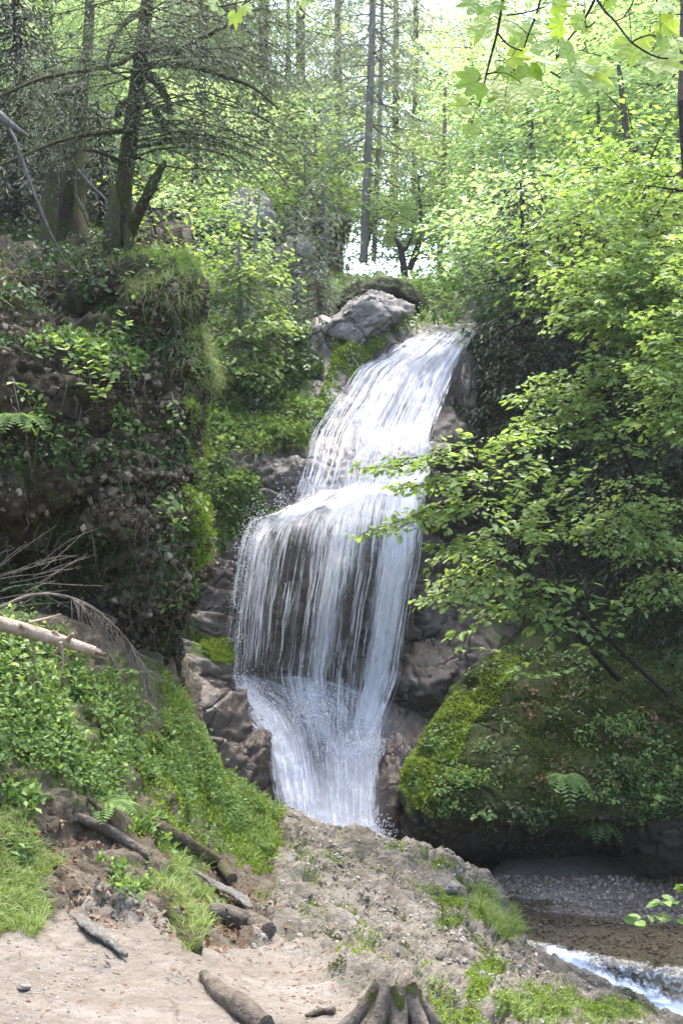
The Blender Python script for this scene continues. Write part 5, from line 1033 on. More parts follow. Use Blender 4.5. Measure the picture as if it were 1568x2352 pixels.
MAINBANK = poly((-300, 1420), (60, 1440), (200, 1540), (330, 1650), (420, 1640), (520, 1780), (620, 1870), (610, 1960), (500, 1960), (380, 1960), (300, 1850), (170, 1830), (100, 1760), (-300, 1800))
cover('ground_cover', g, MAINBANK, 30000, .028, M['leaf_mid'], .09, .9, .45, (LF4_V, LF4_F), thr=-.22, seed=1)
cover('ground_cover', g, poly((-300, 1450), (40, 1450), (180, 1560), (300, 1700), (260, 1760), (60, 1700), (-300, 1700)), 2400, .038, M['leaf_bright'], .10, .9, .4, (LF4_V, LF4_F), thr=-.3, seed=2)
cover('ground_cover', g, poly((-300, 1750), (200, 1840), (330, 1900), (420, 1960), (500, 2000), (480, 2100), (350, 2100), (220, 2010), (100, 1960), (-300, 2050)), 2600, .045, M['leaf_mid'], .05, .9, .45, thr=.02, seed=3)
RIDGE = poly((365, 1550), (385, 1545), (440, 1660), (530, 1790), (640, 1870), (640, 1960), (560, 1990), (470, 1880), (400, 1740), (355, 1600), wob=6)
cover('moss', g, RIDGE, 30000, .024, M['moss'], .03, .3, .9, thr=-.5, seed=4)
cover('moss', g, poly((300, 1700), (420, 1700), (640, 1890), (620, 2000), (520, 2000), (300, 1900)), 15000, .02, M['moss'], .02, .3, .9, thr=-.05, seed=5)
blades('grass', g, RIDGE, 9000, .09, M['grass'], .5, .9, seed=6)
blades('grass', g, poly((-80, 1860), (60, 1880), (110, 1990), (80, 2150), (-80, 2140)), 6000, .06, M['grass'], .7, .5, seed=7, droop=1.2)
blades('grass', g, poly((360, 1930), (430, 1950), (500, 2060), (465, 2190), (440, 2190), (380, 2100)), 5000, .065, M['grass'], .7, .6, seed=8, droop=1.2)
blades('grass', g, poly((1085, 2040), (1125, 2040), (1165, 2080), (1200, 2150), (1150, 2150), (1090, 2090), wob=5), 7000, .085, M['grass'], .6, .7, seed=9, droop=1.2)
blades('grass', g, poly((1130, 2290), (1280, 2260), (1500, 2352), (1500, 2420), (1150, 2420)), 5000, .06, M['grass'], .6, .7, seed=10, thr=0)
blades('grass', g, poly((960, 2280), (1010, 2280), (1030, 2352), (960, 2380)), 700, .05, M['grass'], .6, .7, seed=11)
mgx, mgy = g.x, g.y
mm_ = lambda x, y: np.where((mossf > .5) & (x > 640), 1, 0)
cover('moss', g, mm_, 28000, .015, M['moss'], .014, .3, .9, thr=-.1, seed=12, clump=5)
cover('moss', g, lambda x, y: (x > 560) & (y < 2420) & (y > 1900) & (rockf > .5), 14000, .013, M['darkmoss'], .008, .3, .9, thr=.22, nf=3, seed=13, clump=3)
cover('dead_leaves', g, poly((-100, 1850), (300, 1900), (640, 2060), (560, 2200), (300, 2130), (-100, 2200)), 1500, .03, M['deadleaf'], .01, .9, .4, (LF4_V, LF4_F), thr=-.2, seed=14)
# cliff: hanging grass, moss, ivy leaves, ferny bits
blades('hanging_grass', lc, poly((290, 590), (430, 590), (458, 655), (440, 700), (300, 680), wob=5), 9000, .10, M['grass'], .6, .7, seed=15, droop=1.5)
blades('hanging_grass', lc, poly((295, 645), (455, 650), (450, 700), (300, 690), wob=5), 1500, .11, M['drygrass'], .7, .0, seed=16, droop=2.2)
blades('hanging_grass', lc, poly((400, 760), (450, 760), (485, 870), (440, 900), (400, 850), wob=5), 1800, .12, M['drygrass'], .8, .1, seed=17, droop=2.2)
blades('hanging_grass', lc, poly((425, 740), (450, 740), (490, 870), (460, 880), wob=5), 2600, .10, M['grass'], .8, .3, seed=18, droop=2.2)
blades('hanging_grass', lc, poly((-100, 600), (300, 600), (300, 700), (-100, 700)), 1200, .12, M['drygrass'], .7, .3, seed=19, thr=.1, droop=2)
CL = poly((-60, 700), (430, 700), (460, 1000), (440, 1400), (330, 1500), (200, 1400), (-60, 1350))
cover('cliff_ivy', lc, CL, 9000, .038, M['leaf_dark'], .05, .8, .5, (LF4_V, LF4_F), thr=.0, nf=3, seed=20, clump=2.5)
cover('cliff_ivy', lc, poly((80, 760), (300, 740), (300, 1000), (60, 1060)), 1500, .045, M['leaf_mid'], .08, .9, .35, (LF4_V, LF4_F), thr=.0, nf=3, seed=21)
cover('cliff_ivy', lc, poly((350, 800), (460, 800), (460, 1350), (380, 1400), (350, 1150)), 1500, .042, M['leaf_mid'], .06, .8, .4, (LF4_V, LF4_F), thr=.05, nf=3, seed=22)
cover('cliff_moss', lc, lambda x, y: (x > -60) & (y > 640), 30000, .018, M['darkmoss'], .012, .2, .9, thr=.08, nf=3, seed=23, clump=2.6)
cover('cliff_moss', lc, poly((430, 700), (480, 800), (480, 1000), (470, 1300), (440, 1300), (435, 1150), (425, 900), wob=4), 14000, .02, M['moss'], .02, .2, .9, thr=-.2, seed=24)
cover('cliff_moss', lc, poly((420, 1120), (480, 1150), (475, 1300), (440, 1320), wob=4), 9000, .024, M['moss'], .04, .2, .9, thr=-.5, seed=25)
cover('cliff_ivy', lc, poly((370, 1130), (470, 1150), (450, 1260), (370, 1240), wob=6), 900, .05, M['leaf_bright'], .06, .8, .4, (LF4_V, LF4_F), thr=-.2, seed=26)
# slope left of the falls, ledges
cover('slope_plants', rf, poly((430, 880), (640, 900), (740, 940), (700, 1020), (560, 1030), (520, 1060), (430, 1060)), 12000, .075, M['leaf_mid'], .14, .9, .45, thr=-.3, seed=27)
cover('slope_plants', lc, poly((-100, 520), (290, 520), (290, 680), (-100, 720)), 2500, .06, M['leaf_dark'], .1, .9, .5, thr=-.1, seed=47)  # dark leaf colour put in here to stand for tree shade
cover('slope_plants', rf, poly((740, 640), (1000, 640), (980, 760), (900, 790), (770, 800)), 3500, .05, M['leaf_mid'], .1, .9, .5, thr=-.1, seed=48)
cover('slope_plants', rf, poly((430, 700), (760, 760), (700, 960), (430, 900)), 6000, .09, M['leaf_dark'], .2, .9, .45, thr=-.1, seed=28)
blades('slope_grass', rf, poly((500, 930), (740, 940), (700, 1030), (520, 1040)), 7000, .17, M['grass'], .6, .6, seed=29, droop=1.5)
cover('slope_plants', rf, poly((420, 1040), (520, 1060), (620, 1140), (640, 1190), (540, 1210), (480, 1290), (440, 1260)), 5000, .065, M['leaf_mid'], .10, .9, .45, thr=-.25, seed=30)
cover('slope_moss', rf, poly((540, 1170), (650, 1165), (680, 1180), (600, 1205), (520, 1230), (480, 1310), (460, 1240), wob=5), 22000, .028, M['moss'], .04, .3, .9, thr=-.4, seed=31)
cover('slope_moss', rf, poly((430, 1440), (520, 1480), (530, 1520), (490, 1520), (410, 1450), wob=6), 9000, .026, M['moss'], .03, .3, .9, thr=-.3, seed=32)
cover('slope_moss', rf, poly((770, 790), (900, 770), (830, 830), (770, 920), (730, 960), (740, 880), wob=5), 12000, .03, M['moss'], .04, .3, .9, thr=-.2, seed=33)
cover('slope_plants', rf, poly((1080, 740), (1150, 700), (1250, 780), (1200, 1000), (1090, 1000)), 5000, .07, M['leaf_dark'], .12, .9, .5, thr=-.2, seed=34)
cover('slope_plants', rf, poly((1100, 1000), (1700, 700), (1700, 1600), (1150, 1500)), 9000, .07, M['leaf_dark'], .12, .9, .5, thr=.05, seed=35)
# mound
ML = poly((960, 1700), (1060, 1620), (1150, 1500), (1700, 1400), (1700, 1900), (1300, 1900), (1050, 1880), (950, 1850))
cover('mound_ivy', mr, ML, 7500, .042, M['leaf_dark'], .07, .9, .45, (LF4_V, LF4_F), thr=.02, nf=3, seed=36, clump=2.2)
cover('mound_ivy', mr, poly((980, 1700), (1200, 1660), (1300, 1750), (1150, 1860), (1000, 1860)), 1000, .04, M['leaf_mid'], .06, .9, .45, (LF4_V, LF4_F), thr=.0, seed=37)
cover('mound_ivy', mr, poly((1300, 1640), (1700, 1600), (1700, 1850), (1350, 1850)), 900, .045, M['leaf_mid'], .07, .9, .45, (LF4_V, LF4_F), thr=.05, seed=38)
cover('mound_moss', mr, poly((925, 1740), (1000, 1700), (1010, 1780), (985, 1850), (930, 1830), wob=6), 9000, .024, M['moss'], .03, .3, .9, thr=-.5, seed=391)
cover('mound_moss', mr, poly((930, 1760), (1030, 1600), (1150, 1500), (1200, 1520), (1080, 1680), (1010, 1800), (1000, 1880), (940, 1850), wob=6), 26000, .026, M['moss'], .025, .3, .9, thr=-.3, seed=39)
cover('mound_moss', mr, ML, 30000, .028, M['darkmoss'], .02, .3, .9, thr=-.3, seed=40)
cover('dead_leaves', mr, poly((1200, 1560), (1700, 1500), (1700, 1800), (1200, 1800)), 900, .045, M['deadleaf'], .02, .9, .5, (LF4_V, LF4_F), thr=.05, seed=41)
# distant slopes under the trees
cover('forest_undergrowth', bt, lambda x, y: (y < 760) & (y > -50) & (x > -200) & (x < 1800), 16000, .28, M['leaf_mid'], .5, .9, .5, thr=-.1, seed=42, clump=.6)
cover('forest_undergrowth', rf, lambda x, y: (y < 760) & (x > 900), 5000, .09, M['leaf_mid'], .2, .9, .5, thr=-.1, seed=43)

# shoots with separate leaves
def leafy_shoot(name, label, stems, n, size, leafm, seed, up=.9, sides=5, stemm='twig', r=.004):
    """each leaf is an object of its own on the shoot"""
    from mathutils import Matrix
    b = w3(*stems[0][0]); root = empty(name, tuple(b)); tag(root, label, 'plant'); a = Acc(); r_ = np.random.default_rng(seed); pts = []
    for s in stems:
        P = polyline([w3(*q) for q in s], 16); tube(a, P, [r, r * .4], sides, cap=False); pts.append(P)
    o = a.obj('stem', M[stemm], root); o.location = -b
    lm = []
    for k in range(6):
        q = Acc(); V = LF4_V.copy(); V[:, 1] *= .9 + .3 * r_.random(); V[:, 2] *= .5 + r_.random(); q.add(V, LF4_F, k / 5); lm.append(q.mesh('leaf', M[leafm], smooth=False))
    for k in range(n):
        P = pts[k % len(pts)]; j = int(r_.integers(3, 15)); p = P[j] - b; td = unit(P[min(j + 1, 15)] - P[j - 1]); sd = unit(np.cross(td, UPV)) * r_.choice([-1, 1])
        x = unit(td * .5 + sd + UPV * r_.normal(-.05, .2) + np.array([0, -.3, 0])); z = unit(UPV * up + r_.normal(0, .3, 3) + np.array([0, -.25, 0])); y = unit(np.cross(z, x)); z = np.cross(x, y); s_ = size * r_.uniform(.6, 1.2)
        o = bpy.data.objects.new('leaf', lm[k % 6]); o.matrix_basis = Matrix(((x[0]*s_, y[0]*s_, z[0]*s_, p[0]), (x[1]*s_, y[1]*s_, z[1]*s_, p[1]), (x[2]*s_, y[2]*s_, z[2]*s_, p[2]), (0, 0, 0, 1))); link(o, root)
leafy_shoot('leafy_shoot', 'bright sapling sprig with flat leaves on the upper cliff face', [[(215, 930, 7.3), (200, 830, 7.1), (170, 760, 7.0)], [(215, 930, 7.3), (235, 850, 7.1), (232, 790, 7.0)], [(200, 900, 7.2), (150, 800, 7.0), (120, 770, 6.9)], [(215, 930, 7.3), (255, 870, 7.15), (250, 820, 7.1)], [(220, 940, 7.3), (225, 900, 7.1), (190, 880, 7.0)]], 90, .062, 'leaf_bright', 501)
leafy_shoot('leafy_shoot', 'small sprig with bright leaves beside the dry stick on the cliff', [[(255, 770, 7.7), (270, 740, 7.6), (285, 715, 7.5)], [(255, 770, 7.7), (285, 750, 7.5), (297, 740, 7.5)]], 18, .055, 'leaf_bright', 502)
leafy_shoot('leafy_shoot', 'drooping sprig with pale leaves low on the cliff corner', [[(395, 900, 7.6), (398, 950, 7.5), (390, 980, 7.5)], [(395, 900, 7.6), (412, 960, 7.5), (425, 985, 7.5)]], 30, .05, 'leaf_mid', 503)
leafy_shoot('leafy_shoot', 'grey green sprig hanging at the left of the cliff face', [[(30, 870, 6.7), (45, 890, 6.6), (80, 900, 6.6)], [(30, 870, 6.7), (50, 960, 6.6), (75, 985, 6.6)]], 26, .06, 'leaf_mid', 504)
leafy_shoot('leafy_shoot', 'pale trailing sprig hanging under the left flank of the mound', [[(1120, 1850, 9.2), (1105, 1868, 9.15), (1080, 1878, 9.1)], [(1120, 1850, 9.2), (1130, 1868, 9.15), (1128, 1880, 9.1)]], 26, .05, 'leaf_mid', 505)
leafy_shoot('leafy_shoot', 'broad leaved sprig in the shade on top of the mound', [[(1240, 1560, 10.2), (1210, 1550, 10.0), (1180, 1560, 9.9)], [(1240, 1560, 10.2), (1280, 1545, 10.0), (1310, 1540, 9.9)]], 44, .085, 'leaf_mid', 506)
leafy_shoot('leafy_shoot', 'leafy sprig on the mound near the right frame edge', [[(1540, 1840, 9.1), (1545, 1800, 9.0), (1560, 1760, 9.0)], [(1540, 1840, 9.1), (1520, 1830, 9.0), (1500, 1850, 9.0)]], 30, .06, 'leaf_mid', 507)
leafy_shoot('leafy_shoot', 'bright twig with rounded leaves poking in at the lower right edge', [[(1640, 2060, 4.6), (1560, 2090, 4.5), (1480, 2105, 4.45), (1455, 2120, 4.4)], [(1600, 2070, 4.55), (1540, 2070, 4.5), (1505, 2072, 4.45)], [(1640, 2100, 4.6), (1560, 2110, 4.5), (1525, 2120, 4.45)], [(1640, 2040, 4.6), (1590, 2040, 4.5), (1550, 2050, 4.5)]], 34, .06, 'leaf_mid', 508, stemm='twig', r=.004)
leafy_shoot('leafy_shoot', 'thin arching twig with a few leaves in front of the brown rock', [[(1210, 1540, 9.9), (1150, 1500, 9.8), (1090, 1490, 9.7), (1020, 1500, 9.6)]], 16, .08, 'leaf_mid', 509)
leafy_shoot('leafy_shoot', 'green plantlet at the foot of the pebbly cliff above the moss', [[(300, 1560, 7.0), (300, 1540, 6.9), (285, 1535, 6.8)], [(300, 1560, 7.0), (310, 1540, 6.9), (320, 1545, 6.8)]], 16, .055, 'leaf_mid', 510)

def fern(label, base, n, ln, seed, droop=.5, material='leaf_mid', spread=(0, 2 * np.pi)):
    b = np.array(base); root = empty('fern', tuple(b)); tag(root, label, 'fern'); r_ = np.random.default_rng(seed)
    for k in range(n):
        az = spread[0] + (spread[1] - spread[0]) * (k + .5 * r_.random()) / n; l = ln * r_.uniform(.75, 1.1); t = np.linspace(0, 1, 14)
        d = np.array([math.cos(az), math.sin(az), 0]); C = d * (t * l)[:, None] + UPV * (l * (.45 * t - droop * 1.2 * t ** 2))[:, None]
        a = Acc(); tube(a, C, [.003, .001], 4, cap=False); q = np.repeat(t[2:], 2); ii = np.repeat(np.arange(2, 14), 2); sg = np.tile([1, -1], 12)[:, None]
        A_ = unit(np.gradient(C, axis=0))[ii]; sd = unit(np.cross(A_, UPV)) * sg; N_ = unit(np.cross(sd, A_) * sg)
        a.inst(LF2_V * np.array([1, .62, 1]), LF2_F, C[ii], unit(sd + A_ * .45), N_, l * .30 * np.sin(np.pi * (q * .86 + .1)) ** .8 + .004, r_.random(24)); a.obj('frond', M[material], root, smooth=False)
fern('fern with narrow fronds hanging on the mound above the dark undercut', mr.at(1290, 1775)[0] + np.array([0, -.05, 0]), 7, .32, 1, .9, 'leaf_mid', (math.pi, 2 * math.pi))
fern('small fern low on the right flank of the mound', mr.at(1370, 1880)[0] + np.array([0, -.05, 0]), 6, .22, 2, .9, 'leaf_dark', (math.pi, 2 * math.pi))
fern('curled fern frond cluster at the left edge of the cliff face', lc.at(40, 960)[0] + np.array([0, -.04, 0]), 6, .26, 3, .7, 'leaf_mid', (math.pi, 2 * math.pi))
fern('little fern on the bank above the fallen logs', g.at(240, 1850)[0], 7, .2, 4, .5, 'leaf_mid')

# ------------------------------------------------------------------ logs, stump, sticks
def on_ground(x, y, lift=0.0): 
    p = g.at(x, y)[0]; return p + np.array([0, 0, lift])
def log(name, label, pts, r, mt, cat='log', lift=.0, rough=.22, sides=16, knots=0, parts=None, raw=False):
    P = [on_ground(x, y, lift) for x, y in pts] if not raw else [w3(*p) for p in pts]; b = P[0]
    root = empty(name, tuple(b)); tag(root, label, cat); C = polyline(P, 34); a = Acc(); tube(a, C, r, sides, rough, seed=len(label)); rr = np.random.default_rng(len(label))
    for k in range(knots):
        j = rr.integers(4, 30); d = unit(rr.normal(size=3) + np.array([0, -.6, .5])); tube(a, [C[j], C[j] + d * (r[0] * 1.6), C[j] + d * (r[0] * 2.2)], [r[0] * .4, r[0] * .25, r[0] * .15], 6)
    o = a.obj('stem', mt, root); o.location = -b; return root, b, C
root, b, C = log('broken_log', 'pale barkless broken log jutting in from the left edge above the greenery', [(-260, 1372, 4.7), (-80, 1412, 4.9), (60, 1448, 5.1), (150, 1475, 5.2), (217, 1496, 5.25)], [.042, .036, .032, .028, .024], M['palewood'], raw=True, rough=.08, knots=5)
a = Acc(); e = C[-1] - b; dr_ = unit(C[-1] - C[-3])
for k in range(7):
    o_ = rng.normal(size=3) * .009; a = Acc(); tube(a, [e + o_ - dr_ * .02, e + o_ + dr_ * .025 * rng.random(), e + o_ + dr_ * (.03 + .05 * rng.random())], [.008, .006, .001], 5); a.obj('splinter', M['palewood'], root)
for p, q in (((62, 1450), (80, 1520)), ((140, 1475), (140, 1560)), ((70, 1430), (140, 1410))):
    s0 = w3(p[0], p[1], 5.12) - b; s1 = w3(q[0], q[1], 5.15) - b; a = Acc(); tube(a, polyline([s0, (s0 + s1) / 2 + np.array([.012, 0, 0]), s1], 8), [.009, .006, .003], 5); a.obj('branch_stub', M['palewood'], root)
tw = []
r_ = np.random.default_rng(77)
for k in range(24):
    x0, y0 = r_.uniform(-60, 120), r_.uniform(1290, 1400); an = r_.normal(-.25, .35); l = r_.uniform(60, 170); d0 = r_.uniform(5.6, 6.6)
    tw.append(([(x0, y0, d0), (x0 + l * .5, y0 + math.sin(an) * l * .5, d0 + .05), (x0 + l, y0 + math.sin(an) * l * .9 + r_.normal(0, 8), d0 + .2)], [.0026, .002, .001]))
branch_thing('brush_pile', 'tangle of dry brown spruce twigs at the left edge below the cliff', 'brushwood', tw, M['twig'])
arch = [([(-80, 1440, 5.8), (10, 1392, 5.9), (60, 1370, 6.0), (110, 1364, 6.1), (160, 1372, 6.2), (205, 1390, 6.3), (250, 1425, 6.45), (300, 1480, 6.7), (330, 1530, 6.9), (345, 1590, 7.1)], [.011, .010, .009, .008, .007, .005, .003])]
for k in range(70):
    u = r_.uniform(.5, 1); px_, py_ = np.interp(u, [.5, .6, .7, .8, .9, 1], [160, 205, 250, 300, 330, 345]), np.interp(u, [.5, .6, .7, .8, .9, 1], [1372, 1390, 1425, 1480, 1530, 1590]); d0 = 6.1 + 1.0 * (u - .5) * 2
    dx, dy = r_.uniform(-30, 70), r_.uniform(20, 130); arch.append(([(px_, py_, d0), (px_ + dx * .4, py_ + dy * .4, d0 - .03), (px_ + dx, py_ + dy, d0)], [.0035, .0025, .001]))
branch_thing('arching_branch', 'arched dead branch with fine grey twigs against the pebbly cliff', 'branch', arch, M['twig'])
lt = [([(x0 + .0, y0, 6.9), (x0 + dx * .5, y0 + dy * .5, 6.8), (x0 + dx, y0 + dy, 6.9)], [.004, .003, .001]) for x0, y0, dx, dy in [(200, 1520, 160, 90), (240, 1570, 110, 110), (250, 1500, 110, 190), (180, 1600, 150, 130), (300, 1560, 60, 130), (230, 1640, 70, 90), (150, 1500, 100, 40), (330, 1560, 20, 120), (280, 1610, 90, 60)] for _ in (0,)]
branch_thing('brush_pile', 'loose grey twigs lying on the bare slope under the cliff corner', 'brushwood', lt, M['twig'])
log('fallen_log', 'mossy thin log lying across the bare earth of the bank', [(178, 1902), (240, 1928), (285, 1952), (345, 1990)], [.022, .028, .026, .02], M['deadwood'], lift=.055, knots=1)
log('fallen_log', 'thin dark stick lying above the mossy log', [(200, 1860), (235, 1896), (272, 1938)], [.010, .016, .010], M['bark'], lift=.055)
log('fallen_log', 'long dark rotting log half under moss and leaves', [(322, 1905), (400, 1948), (445, 1980), (500, 2012), (532, 2042)], [.026, .038, .042, .04, .03], M['bark'], lift=.065, rough=.3)
log('fallen_log', 'short weathered log with a dark broken end beside the path', [(482, 2112), (530, 2124), (580, 2142), (617, 2158)], [.03, .044, .042, .034], M['deadwood'], lift=.045, rough=.35, knots=3)
log('fallen_log', 'curved weathered log on the sand at the bottom edge', [(466, 2246), (500, 2290), (550, 2326), (612, 2368)], [.018, .036, .038, .036], M['deadwood'], lift=.018, rough=.3)
def slab(name, label, pts, w_, th, mt, cat, lift=.02, jag=.25, seed=0):
    P = polyline([on_ground(x, y, lift) for x, y in pts], 20); b = P[0].copy(); T = unit(np.gradient(P, axis=0)); sd = unit(np.cross(T, UPV) + np.array([0, 0, .25])); n = unit(np.cross(sd, T)); r_ = np.random.default_rng(seed)
    ww = np.interp(np.linspace(0, 1, 20), np.linspace(0, 1, len(w_)), w_) * (1 + jag * (r_.random(20) - .5)); K = 7; s_ = np.linspace(-1, 1, K)
    top = P[:, None] + sd[:, None] * (ww[:, None] * s_)[..., None] + n[:, None] * (th * (1 - .5 * s_ ** 2) + .004 * r_.normal(size=(20, K)))[..., None]; bot = P[:, None] + sd[:, None] * (ww[:, None] * s_[::-1])[..., None] - n[:, None] * (th * .4)
    G = np.concatenate([top, bot, top[:, :1]], 1) - b; a = Acc(); a.grid(G)
    for e in (0, 19): a.add(G[e, :14], [[k, k + 1, 12 - k, 13 - k] for k in range(6)], .5)
    root = empty(name, tuple(b)); tag(root, label, cat); a.obj('board', mt, root)
slab('bark_slab', 'pale torn slab of wood between the rotting log and the short log', [(438, 2018), (500, 2054), (545, 2086), (576, 2110)], [.02, .045, .045, .012], .012, M['greybark'], 'wood slab', lift=.05, seed=3)
slab('bark_slab', 'pale grey pointed board lying on the sandy slope', [(164, 2108), (200, 2140), (245, 2175), (287, 2210)], [.028, .03, .022, .006], .012, M['greybark'], 'wood slab', seed=4)
slab('mossy_root', 'grass topped root ridge running down onto the path', [(392, 2100), (420, 2140), (445, 2172), (458, 2192)], [.03, .032, .026, .01], .035, M['mossbark'], 'root', lift=.0, seed=5)
log('root_stick', 'thin dark stick with an upright stub on the sand by the stump', [(700, 2338), (735, 2333), (768, 2328)], [.006, .011, .012], M['bark'], 'stick', lift=.012)
# stump with spreading roots
def stump():
    c = on_ground(905, 2400) ; root = empty('tree_stump', tuple(c)); root.scale = (1.2, 1.2, 1.75); tag(root, 'mossy weathered stump with spreading roots at the bottom edge', 'stump')
    th = np.linspace(0, 2 * np.pi, 40); zz = np.linspace(-.10, .16, 16); T_, Z_ = np.meshgrid(th, zz, indexing='ij')
    R = .062 * (1 + .16 * np.cos(5 * T_ + 1) + .10 * np.cos(9 * T_)) * (1 + 1.3 * np.clip(.06 - Z_, 0, .2) / .16); R = R * (1 + .10 * fbm(np.stack([np.cos(T_) * 2, np.sin(T_) * 2, Z_ * 8], -1), 1.5, 3)); R[-1] = R[0]
    top = .10 + .05 * fbm(np.stack([np.cos(T_), np.sin(T_), 0 * T_], -1), 1.6, 2, seed=5); top[-1] = top[0]; Zc = -.10 + (Z_ + .10) / .26 * (top + .10)
    G = np.stack([R * np.cos(T_), R * np.sin(T_), Zc], -1); a = Acc(); a.grid(G); rim = G[:, -1]; n0 = len(rim); a.add(np.concatenate([rim, [[0, 0, top.mean() - .05]]]), [[k, k + 1, n0] for k in range(n0 - 1)], .5); a.obj('trunk', M['stumpbark'], root)
    for az, l, r0 in ((3.3, .20, .030), (2.7, .15, .022), (4.1, .20, .030), (4.8, .16, .026), (5.6, .14, .022), (0.2, .12, .02), (3.8, .26, .02)):
        d = np.array([math.cos(az), math.sin(az), 0]); a = Acc(); P = polyline([d * .03 + UPV * .10, d * .08 + UPV * .05, d * (.08 + l * .5) + UPV * .0, d * (.08 + l) + UPV * -.05], 14); tube(a, P, [r0, r0 * .9, r0 * .7, r0 * .3], 9, .3, seed=int(az * 10)); a.obj('root', M['deadwood'], root)
stump()
rock_body('path_stone', on_ground(256, 2166) + np.array([0, 0, .012]), .028, .02, .018, M['palewood'], 'yellowish block like stone beside the grey pointed board', 'stone', seed=31, nu=16, nv=24, mossup=0, rot=.5, power=4)
rock_body('path_stone', on_ground(60, 2275) + np.array([0, 0, .01]), .028, .02, .014, M['palerock'], 'whitish stone at the left of the sandy path', 'stone', seed=32, nu=16, nv=24, mossup=0)
rock_body('path_stone', on_ground(1040, 2052) + np.array([0, 0, .03]), .055, .05, .05, M['palerock'], 'pale knobby stone standing in moss on the ledge', 'stone', seed=33, nu=24, nv=36, mossup=0, amp=.4)

# ------------------------------------------------------------------ maple branches close to the camera, each leaf its own object
def maple_leaf_mesh(k):
    r_ = np.random.default_rng(900 + k)
    lob = [(0, 1.0), (.55, .92), (-.55, .92), (1.25, .66), (-1.25, .66)]
    out = []                                   # outline angle/radius, tip along +x
    angs = [-2.75, -2.2, -1.75, -1.42, -1.25, -1.05, -.9, -.72, -.55, -.38, -.27, -.12, 0, .12, .27, .38, .55, .72, .9, 1.05, 1.25, 1.42, 1.75, 2.2, 2.75]
    rads = [.26, .44, .54, .60, .70, .64, .56, .72, .88, .76, .62, .82, 1.0, .82, .62, .76, .88, .72, .56, .64, .70, .60, .54, .44, .26]
    V = [(0.0, 0, 0)]
    for a_, r in zip(angs, rads):
        r = r * (1 + .08 * (r_.random() - .5)); x, y = r * math.cos(a_), r * math.sin(a_); V.append((x, y, -.16 * r * r + .10 * abs(math.sin(a_ * 2.2)) * r))
    n = len(V) - 1; F = [(0, i, i + 1) for i in range(1, n)]
    a = Acc(); V = np.array(V); V[:, 2] += .05 * np.sin(V[:, 1] * 4 + k); a.add(V, F, k / 5); return a.mesh('leaf', M['maple'], smooth=True)
m_, nt_ = mat('maple leaf'); t = NT(nt_); v = t.coord()
c = t.ramp(t.attr('rnd'), [(0, (.16, .27, .04)), (.5, (.24, .36, .06)), (1, (.32, .42, .10))]); c = t.mix(t.maprange(t.noise(v, 5, 5, .6), .35, .7, 0, .4), c, (.10, .17, .025))
tr = t.n('ShaderNodeBsdfTranslucent'); t.l(t.mix(1.0, c, (1.7, 1.6, .7), 'MULTIPLY'), tr.inputs[0]); t.out(t.mixsh(.55, t.pbsdf(c, .45, t.bump(t.noise(v, 6, 3), .3, .05), .35), tr.outputs[0])); M['maple'] = m_
ML_ = [maple_leaf_mesh(k) for k in range(6)]
def maple_branch(label, twigs, leaves, d, seed, rr=.004):
    from mathutils import Matrix
    b = w3(*twigs[0][0], d); root = empty('maple_branch', tuple(b)); tag(root, label, 'branch'); a = Acc(); r_ = np.random.default_rng(seed); pts = []
    for k, tw_ in enumerate(twigs):
        P = polyline([w3(x, y, d + .08 * math.sin(x * .02 + k)) for x, y in tw_], 16); pts.append(P); tube(a, P, [rr * (1 if k == 0 else .6), rr * .4], 6, .1, seed=k)
    allp = np.concatenate(pts)
    for i, (x, y, s, az) in enumerate(leaves):
        p = w3(x, y, d + r_.normal(0, .06)); q = allp[np.argmin(np.linalg.norm(allp - p, axis=1))]; size = s / FPX * d * .74
        xd = unit(np.array([math.cos(az), -.45, -math.sin(az)]) + r_.normal(0, .15, 3)); zn = unit(np.array([0, -1.0, .45]) + r_.normal(0, .32, 3)); y_ = unit(np.cross(zn, xd)); zn = np.cross(xd, y_)
        base = p - xd * size * .35; tube(a, polyline([q, (q + base) / 2 + np.array([0, 0, .01]), base], 6), [.0012, .0009], 4, cap=False)
        p = base - b; o = bpy.data.objects.new('leaf', ML_[(i + seed) % 6]); o.matrix_basis = Matrix(((xd[0]*size, y_[0]*size, zn[0]*size, p[0]), (xd[1]*size, y_[1]*size, zn[1]*size, p[1]), (xd[2]*size, y_[2]*size, zn[2]*size, p[2]), (0, 0, 0, 1))); link(o, root)
    o = a.obj('twig', M['darktwig'], root); o.location = -b
maple_branch('hanging maple branch with a dark cluster of leaves at the top right', [[(1158, -40), (1154, 0), (1141, 75), (1129, 120), (1116, 170), (1105, 220), (1099, 245)], [(1141, 75), (1155, 92), (1170, 106), (1199, 117)], [(1116, 170), (1140, 166), (1165, 160), (1190, 162), (1219, 165)], [(1154, 36), (1180, 33), (1209, 28), (1250, 16)], [(1245, -20), (1230, 35), (1214, 75), (1203, 110), (1194, 150)]],
    [(1219, 172, 78, 1.5), (1180, 172, 56, 1.9), (1156, 165, 44, 1.8), (1109, 64, 95, 2.6), (1168, 60, 100, .6), (1079, 10, 90, 2.8), (1254, 97, 80, .1), (1209, 84, 85, 1.1), (1164, 235, 95, 1.4), (1212, 205, 90, 1.0), (1136, 205, 85, 1.2), (1078, 190, 90, 2.7), (1120, 140, 70, 2.9), (1084, 298, 60, 1.5), (1248, 38, 46, .8), (1060, 240, 60, 2.8), (1190, 130, 60, .2), (1262, 142, 70, .3), (1140, 15, 60, .4), (1290, 12, 60, .2)], 2.6, 1)
